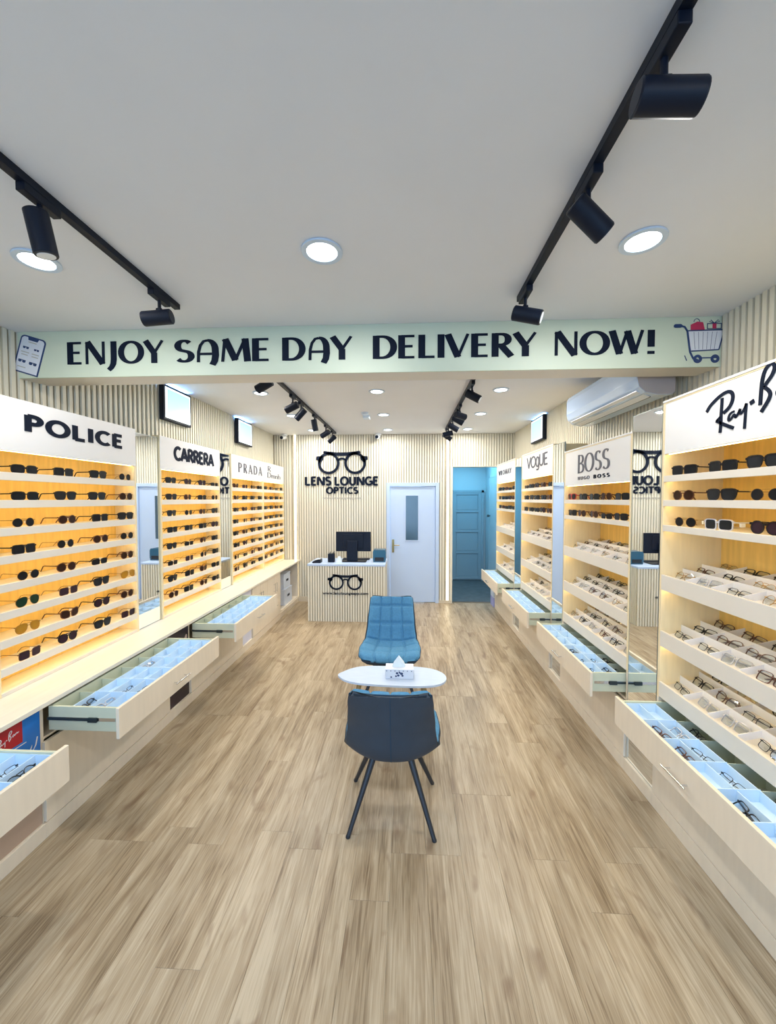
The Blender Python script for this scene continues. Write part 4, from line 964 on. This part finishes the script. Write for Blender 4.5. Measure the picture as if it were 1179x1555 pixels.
# ------------------------------------------------------------------ chairs, table, tissue box
def chair(loc, rot, label):
    t = thing('lounge_chair', (0, 0, 0), label, 'chair', 'quilted blue chairs')
    prof = [(.250, .390), (.262, .422), (.225, .450), (.10, .436), (-.02, .415), (-.12, .408), (-.190, .432), (-.230, .505), (-.255, .61), (-.282, .70), (-.305, .78), (-.320, .835), (-.325, .852)]
    # resample
    def samp(v):
        f = v*(len(prof)-1); i = min(int(f), len(prof)-2); u = f-i
        p = [prof[max(i-1, 0)], prof[i], prof[i+1], prof[min(i+2, len(prof)-1)]]
        def cr(a, b, c, d): return .5*((2*b)+(-a+c)*u+(2*a-5*b+4*c-d)*u*u+(-a+3*b-3*c+d)*u*u*u)
        return cr(*[q[0] for q in p]), cr(*[q[1] for q in p])
    WV = [(0, .17), (.03, .205), (.08, .245), (.16, .272), (.28, .282), (.40, .268), (.52, .246), (.66, .230), (.82, .220), (.94, .214), (.98, .205), (1, .185)]
    def wid(v):
        for (a, wa), (b, wb_) in zip(WV, WV[1:]):
            if v <= b: q = (v-a)/(b-a); q = q*q*(3-2*q); return wa + (wb_-wa)*q
        return WV[-1][1]
    nu, nv = 64, 96
    def surf(u, v, off=0.0):
        y_, z_ = samp(v); wd = wid(v)
        k = math.exp(-((v-.43)/.24)**2)               # side wings are highest where the seat meets the back
        e = abs(u)**2.4
        zz = z_ + .065*k*e + .010*e*(v < .1)
        yy = y_ + (.075*math.exp(-((v-.62)/.24)**2) + .03*(v > .62)*(v-.62)) * e
        return Vector((u*wd, yy, zz))
    def nrm(u, v):
        d = 1e-3; a = surf(min(u+d, 1), v) - surf(max(u-d, -1), v); b = surf(u, min(v+d, 1)) - surf(u, max(v-d, 0)); return a.cross(b).normalized()
    def sheet(o0, o1, quilt=False, un=1.0):
        mb = MB(); top, bot = [], []
        for j in range(nv+1):
            v = j/nv
            for i in range(nu+1):
                u = -un + 2*un*i/nu
                n_ = nrm(u, v)
                if n_.z < 0 and v < .5 or (v >= .5 and n_.y < 0): n_ = -n_
                ed = min(1, (1-abs(u))/.09, (v+.005)/.035, (1-v+.003)/.035); ed = max(ed, 0.0)**.5
                d = o1*ed + o0*(1-ed)
                if quilt:
                    g = 0
                    for uu in (0, -.5, .5): g = max(g, math.exp(-((u-uu)/.026)**2))
                    for vv in (.22, .36, .505, .66, .82): g = max(g, math.exp(-((v-vv)/.012)**2))
                    cu = math.sin(PI*(abs(u) % .5)/.5)
                    d += .004*cu - .017*g*ed
                top.append(surf(u, v) + n_*d); bot.append(surf(u, v) + n_*o0)
        W_ = nu+1; N0 = len(top); vs = top + bot; fs = []
        for j in range(nv):
            for i in range(nu):
                a = j*W_+i; fs += [(a, a+1, a+W_+1, a+W_), (N0+a, N0+a+W_, N0+a+W_+1, N0+a+1)]
        for j in range(nv):
            for i in (0, nu):
                a = j*W_+i; fs.append((a, a+W_, N0+a+W_, N0+a))
        for i in range(nu):
            for j in (0, nv):
                a = j*W_+i; fs.append((a, N0+a, N0+a+1, a+1))
        return mb.add(vs, fs, 0, True)
    build('shell', sheet(-.016, .0), 'leather_slate', t)
    build('quilted_cushion', sheet(.0005, .026, True), 'fabric_blue', t)
    # piping along the rim
    pts = [surf(-1, j/40) for j in range(41)] + [surf(-1 + 2*i/16, 1) for i in range(1, 16)] + [surf(1, 1-j/40) for j in range(41)] + [surf(1 - 2*i/16, 0) for i in range(1, 16)]
    mb = MB(); mb.path(pts, .0035, 6, closed=True); build('piping', mb, 'piping', t)
    mb = MB(); mb.path([surf(0, v) - nrm(0, v)*(.0165 if nrm(0, v).y > 0 or v < .5 else -.0165) for v in [.5 + .45*k/14 for k in range(15)]], .0022, 5); build('back_seam', mb, 'piping', t)
    mb = MB(); mb.box(-.12, .12, -.10, .13, .372, .395); build('seat_bracket', mb, 'leg_metal', t, bevel=.004)
    for sx in (-1, 1):
        for sy in (-1, 1):
            mb = MB(); mb.tube((sx*.10, sy*.09, .392), (sx*(.235 if sy < 0 else .25), sy*.215, .004), .019, .012, 12)
            mb.tube((sx*(.235 if sy < 0 else .25), sy*.215, .008), (sx*(.236 if sy < 0 else .251), sy*.216, .0005), .0135, .0125, 12)
            build('leg', mb, 'leg_metal', t)
    t.location = loc; t.rotation_euler = (0, 0, rot)
    return t
chair((-0.09, 2.285, 0), 0.0, 'blue quilted chair seen from behind, its slate shell towards the camera')
chair((-0.165, 3.655, 0), PI, 'blue quilted chair facing the camera behind the small table')
def side_table():
    t = thing('coffee_table', (-0.13, 3.04, 0), 'small oval pale table with gold tapered legs between the two chairs', 'table')
    cx, cy = -0.13, 3.045
    out = [(-.430, .00), (-.395, .045), (-.345, .105), (-.28, .150), (-.19, .172), (-.05, .172), (.10, .178), (.22, .172), (.32, .145), (.39, .095), (.428, .03), (.432, -.04), (.405, -.10), (.345, -.145), (.26, -.165), (.13, -.172), (-.02, -.165), (-.16, -.155), (-.28, -.135), (-.36, -.095), (-.405, -.045)]
    q = out
    for _ in range(2):
        r = []
        for a, b in zip(q, q[1:]+q[:1]): r += [(a[0]*.75+b[0]*.25, a[1]*.75+b[1]*.25), (a[0]*.25+b[0]*.75, a[1]*.25+b[1]*.75)]
        q = r
    mb = MB(); mb.prism(q, lambda a, b, z: (cx+a, cy+b, z), .445, .460); build('table_top', mb, 'table_top', t, bevel=.003)
    for sx, sy in ((-1, -1), (-1, 1), (1, -1), (1, 1)):
        mb = MB(); mb.tube((cx+sx*.24, cy+sy*.08, .445), (cx+sx*.33, cy+sy*.135, .001), .020, .010, 12); build('leg', mb, 'leg_gold', t)
    slab(t, 'apron', cx-.27, cx+.27, cy-.08, cy+.08, .43, .4445, 'leg_gold', .003)
side_table()
def tissue_box():
    x0, x1, y0, y1, z0, z1 = -0.175, 0.045, 2.985, 3.10, .4605, .535
    t = thing('tissue_box', ((x0+x1)/2, (y0+y1)/2, z0), 'pale patterned tissue box with a tissue standing up, on the small table', 'tissue box')
    slab(t, 'box_body', x0, x1, y0, y1, z0, z1, 'box_white', .003)
    mb = MB()
    for a, b, r in ((-.03, .045, .010), (-.01, .050, .008), (.005, .042, .012), (-.02, .028, .010), (.012, .026, .009), (-.038, .022, .008), (-.075, .014, .007)):
        mb.prism(arc(0, 0, r, r*.8, 0, 320, 8), lambda p, q_, t_: Vector(((x0+x1)/2+.012+a+p, y0-.0005-t_, z0+b+q_)), 0, .0008)
    for k in range(7): mb.prism(arc(0, 0, .004, .004, 0, 300, 5), lambda p, q_, t_: Vector((x0+.012+k*.032+p, y0-.0005-t_, z1-.012+q_)), 0, .0008)
    build('printed_flowers', mb, 'decal_navy', t)
    mb = MB(); c = Vector(((x0+x1)/2-.005, (y0+y1)/2, z1)); N = 12
    ringp = [c + Vector((.055*math.cos(2*PI*k/N), .016*math.sin(2*PI*k/N), .0005)) for k in range(N)]
    mid = [c + Vector((.036*math.cos(2*PI*k/N)*(1+.25*(k % 2)), .014*math.sin(2*PI*k/N), .035+.006*math.sin(k*2.1))) for k in range(N)]
    tip = c + Vector((.0, .004, .088))
    vs = ringp + mid + [tip]; fs = [(k, (k+1) % N, N+(k+1) % N, N+k) for k in range(N)] + [(N+k, N+(k+1) % N, 2*N) for k in range(N)]
    mb.add(vs, fs); build('tissue', mb, 'tissue', t)
tissue_box()

# ------------------------------------------------------------------ ceiling fittings
def downlight(x, y, r, label):
    t = thing('downlight', (x, y, H-.012), label, 'ceiling light', 'round recessed ceiling lights')
    n = 28; o_ = [(r*math.cos(2*PI*k/n), r*math.sin(2*PI*k/n)) for k in range(n)]; i_ = [(a*.74, b*.74) for a, b in o_]
    mb = MB(); mb.ring(o_, i_, lambda a, b, z: (x+a, y+b, z), H-.010, H-.0005); build('trim_ring', mb, 'lamp_trim', t, bevel=.002)
    mb = MB(); mb.prism(i_, lambda a, b, z: (x+a*.99, y+b*.99, z), H-.006, H-.002); build('diffuser', mb, 'lamp_face', t)
    area('downlight_glow', (x, y, H-.014), r*1.3, K_DOWN, (1.0, 0.965, 0.92), (0, 0, 0), 'DISK', parent=t)
rows = [(-0.2, 'behind the camera'), (1.835, 'in the front row before the beam'), (4.2, 'in the first row past the beam'), (5.35, 'in the middle row past the beam'), (6.5, 'in the last row by the back wall')]
for yy, w1 in rows:
    for xx, w2 in zip((-1.785, -0.40, 1.04) if yy < 2.6 else (-1.595, -0.335, 0.97), ('left', 'middle', 'right')):
        downlight(xx, yy, .095 if yy < 2.6 else .085, f'{w2} round recessed light {w1}')
def spot(track, x, y, d, label, grp):
    t = thing('track_spotlight', (x, y, H-.035), label, 'spotlight', grp)
    d = Vector(d).normalized()
    slab(t, 'adapter', x-.017, x+.017, y-.075, y+.075, H-.062, H-.0305, 'black', .003)
    p = Vector((x, y, H-.062)); q = Vector((x, y, H-.115))
    mb = MB(); mb.tube(p, q, .009, n=10); mb.tube(q + Vector((-.012, 0, 0)), q + Vector((.012, 0, 0)), .014, n=10); build('swivel_arm', mb, 'black', t)
    c = q + Vector((0, 0, -.038)); a = c - d*.062; b = c + d*.083
    mb = MB(); mb.tube(a, b, .039, n=24); mb.tube(a - d*.004, a, .034, .039, n=24)
    build('lamp_body', mb, 'black', t)
    mb = MB(); mb.tube(b - d*.002, b + d*.004, .037, .037, n=24); build('bezel', mb, 'black_matte', t)
    mb = MB(); mb.tube(b + d*.004, b + d*.006, .029, .029, n=24); build('lens', mb, 'plastic_white', t)
def track(x, y0, y1, label):
    mb = MB(); mb.box(x-.017, x+.017, y0, y1, H-.030, H-.0005); mb.box(x-.012, x-.006, y0+.01, y1-.01, H-.0305, H-.030); mb.box(x+.006, x+.012, y0+.01, y1-.01, H-.0305, H-.030)
    tag(build('lighting_track', mb, 'black', bevel=.002), label, 'lighting track', 'black ceiling lighting tracks')
track(-1.366, -0.6, 2.29, 'black lighting track on the near ceiling, left side')
track(0.632, -0.6, 2.30, 'black lighting track on the near ceiling, right side')
track(-1.25, 2.85, 6.72, 'black lighting track beyond the beam, left side')
track(0.615, 2.85, 6.45, 'black lighting track beyond the beam, right side')
NR, NL, FR, FL = 'spotlights on the near right track', 'spotlights on the near left track', 'spotlights on the far right track', 'spotlights on the far left track'
spot(0, .632, 1.04, (1, -.06, -.10), 'large black spotlight nearest the camera on the right track, pointing right', NR)
spot(0, .632, 1.45, (.80, .18, -.62), 'black spotlight second along the near right track, tilted down', NR)
spot(0, .632, 2.19, (.85, -.30, -.32), 'black spotlight at the far end of the near right track', NR)
spot(0, -1.366, 1.42, (.10, .16, -1), 'black spotlight hanging straight down over the left round light', NL)
spot(0, -1.366, 2.12, (-1, -.12, -.12), 'black spotlight at the end of the near left track, pointing left', NL)
for y_, d_, w_ in ((3.40, (-.8, .1, -.4), 'first, half hidden behind the beam'), (4.22, (-.8, .1, -.35), 'second, pointing left'), (4.55, (-.6, .1, -.6), 'third, close beside another'), (5.21, (.15, .2, -1), 'fourth, hanging nearly straight down'), (5.94, (-.8, .3, -.4), 'fifth, pointing left'), (6.45, (-.7, 0, -.6), 'last, nearest the back wall')):
    spot(0, -1.25, y_, d_, f'black spotlight on the far left track, {w_}', FL)
for y_, d_, w_ in ((3.85, (.8, -.25, -.5), 'first, large with a pale lens'), (4.75, (.7, .5, -.1), 'second, pointing right'), (5.0, (.85, 0, -.5), 'third, tilted down right'), (5.50, (.85, 0, -.5), 'fourth, tilted down right'), (6.05, (-.9, .1, -.2), 'fifth, pointing left'), (6.32, (.7, 0, -.5), 'last, above the wall light strip')):
    spot(0, .615, y_, d_, f'black spotlight on the far right track, {w_}', FR)
def cctv(x, label):
    t = thing('security_camera', (x, 6.86, H-.10), label, 'camera', 'white security cameras by the back wall')
    mb = MB(); mb.tube((x, 6.88, H-.0005), (x, 6.88, H-.03), .055, .05, n=20); build('mount', mb, 'plastic_white', t)
    mb = MB(); mb.tube((x, 6.90, H-.055), (x-.02, 6.78, H-.075), .035, n=16); build('housing', mb, 'plastic_white', t)
    mb = MB(); mb.tube((x-.0205, 6.7805, H-.075), (x-.022, 6.770, H-.077), .028, n=16); build('lens', mb, 'black', t)
cctv(-2.19, 'white security camera in the far left ceiling corner'); cctv(-0.52, 'white security camera above the glasses sign, near the door')
t = thing('smoke_detector', (-.575, 5.30, H-.04), 'small pale detector box on the far ceiling', 'detector')
mb = MB(); mb.tube((-.575, 5.22, H-.0005), (-.575, 5.22, H-.03), .05, .04, n=20); build('detector_base', mb, 'lamp_trim', t)
mb = MB(); mb.box(-.62, -.53, 5.36, 5.50, H-.04, H-.0005); build('sounder_box', mb, 'lamp_trim', t, bevel=.004)
def tv(side, x, y0, y1, z0, z1, label):
    t = thing('wall_screen', (x, (y0+y1)/2, z0), label, 'screen', 'small lit screens high on the walls'); sg = side
    f = lambda a, b: (min(x+sg*a, x+sg*b), max(x+sg*a, x+sg*b))
    a, b = f(-.0, .05); slab(t, 'housing', a, b, y0, y1, z0, z1, 'black', .004)
    a, b = f(.0502, .0512); mb = MB(); mb.box(a, b, y0+.022, y1-.022, z0+.022, z1-.022); build('lit_edge', mb, 'screen_edge', t)
    a, b = f(.0514, .0522); mb = MB(); mb.box(a, b, y0+.055, y1-.04, z0+.045, z1-.04); build('lit_picture', mb, 'screen', t)
    a, b = f(-.10, .0); mb = MB(); mb.box(a, b, (y0+y1)/2-.04, (y0+y1)/2+.04, (z0+z1)/2-.04, (z0+z1)/2+.04); build('wall_bracket', mb, 'black', t)
    area('ceiling_glow_fill', (x+sg*.02, (y0+y1)/2, z1+.003), .03, 3.0, (.16, .42, 1.0), (PI, 0, 0), 'RECTANGLE', y1-y0-.06, parent=t)  # added lamp, not a fitting of the screen: throws blue glow on the ceiling
tv(1, -2.42, 3.72, 4.20, 2.63, 2.975, 'lit blue screen high on the left wall, just beyond the beam')
tv(1, -2.40, 5.34, 5.83, 2.63, 2.975, 'lit blue screen high on the left wall, farther back')
tv(-1, 1.84, 5.345, 5.86, 2.65, 2.985, 'lit blue screen high on the right wall')
def air_con():
    y0, y1, x1 = 2.86, 4.08, 1.862
    t = thing('air_conditioner', (1.75, (y0+y1)/2, 2.585), 'glossy white split air conditioner on the right wall above the towers', 'air conditioner')
    pr = [(x1, 2.885), (1.66, 2.885), (1.615, 2.865), (1.60, 2.82), (1.60, 2.70), (1.615, 2.64), (1.66, 2.60), (1.74, 2.583), (1.84, 2.583), (x1, 2.60)]
    mb = MB(); mb.prism(pr, lambda a, b, y: (a, y, b), y0, y1, 0, False); build('casing', mb, 'ac_gloss', t, bevel=.006)
    for k, y in enumerate((y0-.004, y1+.0005)):
        mb = MB(); mb.prism([(1.765+(a-1.765)*.985, 2.73+(b-2.73)*.985) for a, b in pr], lambda a, b, yy: (a, yy, b), y, y+.0035); build('end_cap', mb, 'ac_grey', t)
    mb = MB(); mb.add([(1.625, y0+.05, 2.618), (1.625, y1-.05, 2.618), (1.72, y1-.05, 2.578), (1.72, y0+.05, 2.578), (1.625, y0+.05, 2.624), (1.625, y1-.05, 2.624), (1.72, y1-.05, 2.584), (1.72, y0+.05, 2.584)], [(0,1,2,3),(4,5,6,7),(0,1,5,4),(1,2,6,5),(2,3,7,6),(3,0,4,7)]); build('louvre', mb, 'plastic_white', t)
    mb = MB(); mb.box(1.7205, 1.726, y0+.05, y1-.05, 2.576, 2.583); build('louvre_gap', mb, 'dark_metal', t)
air_con()
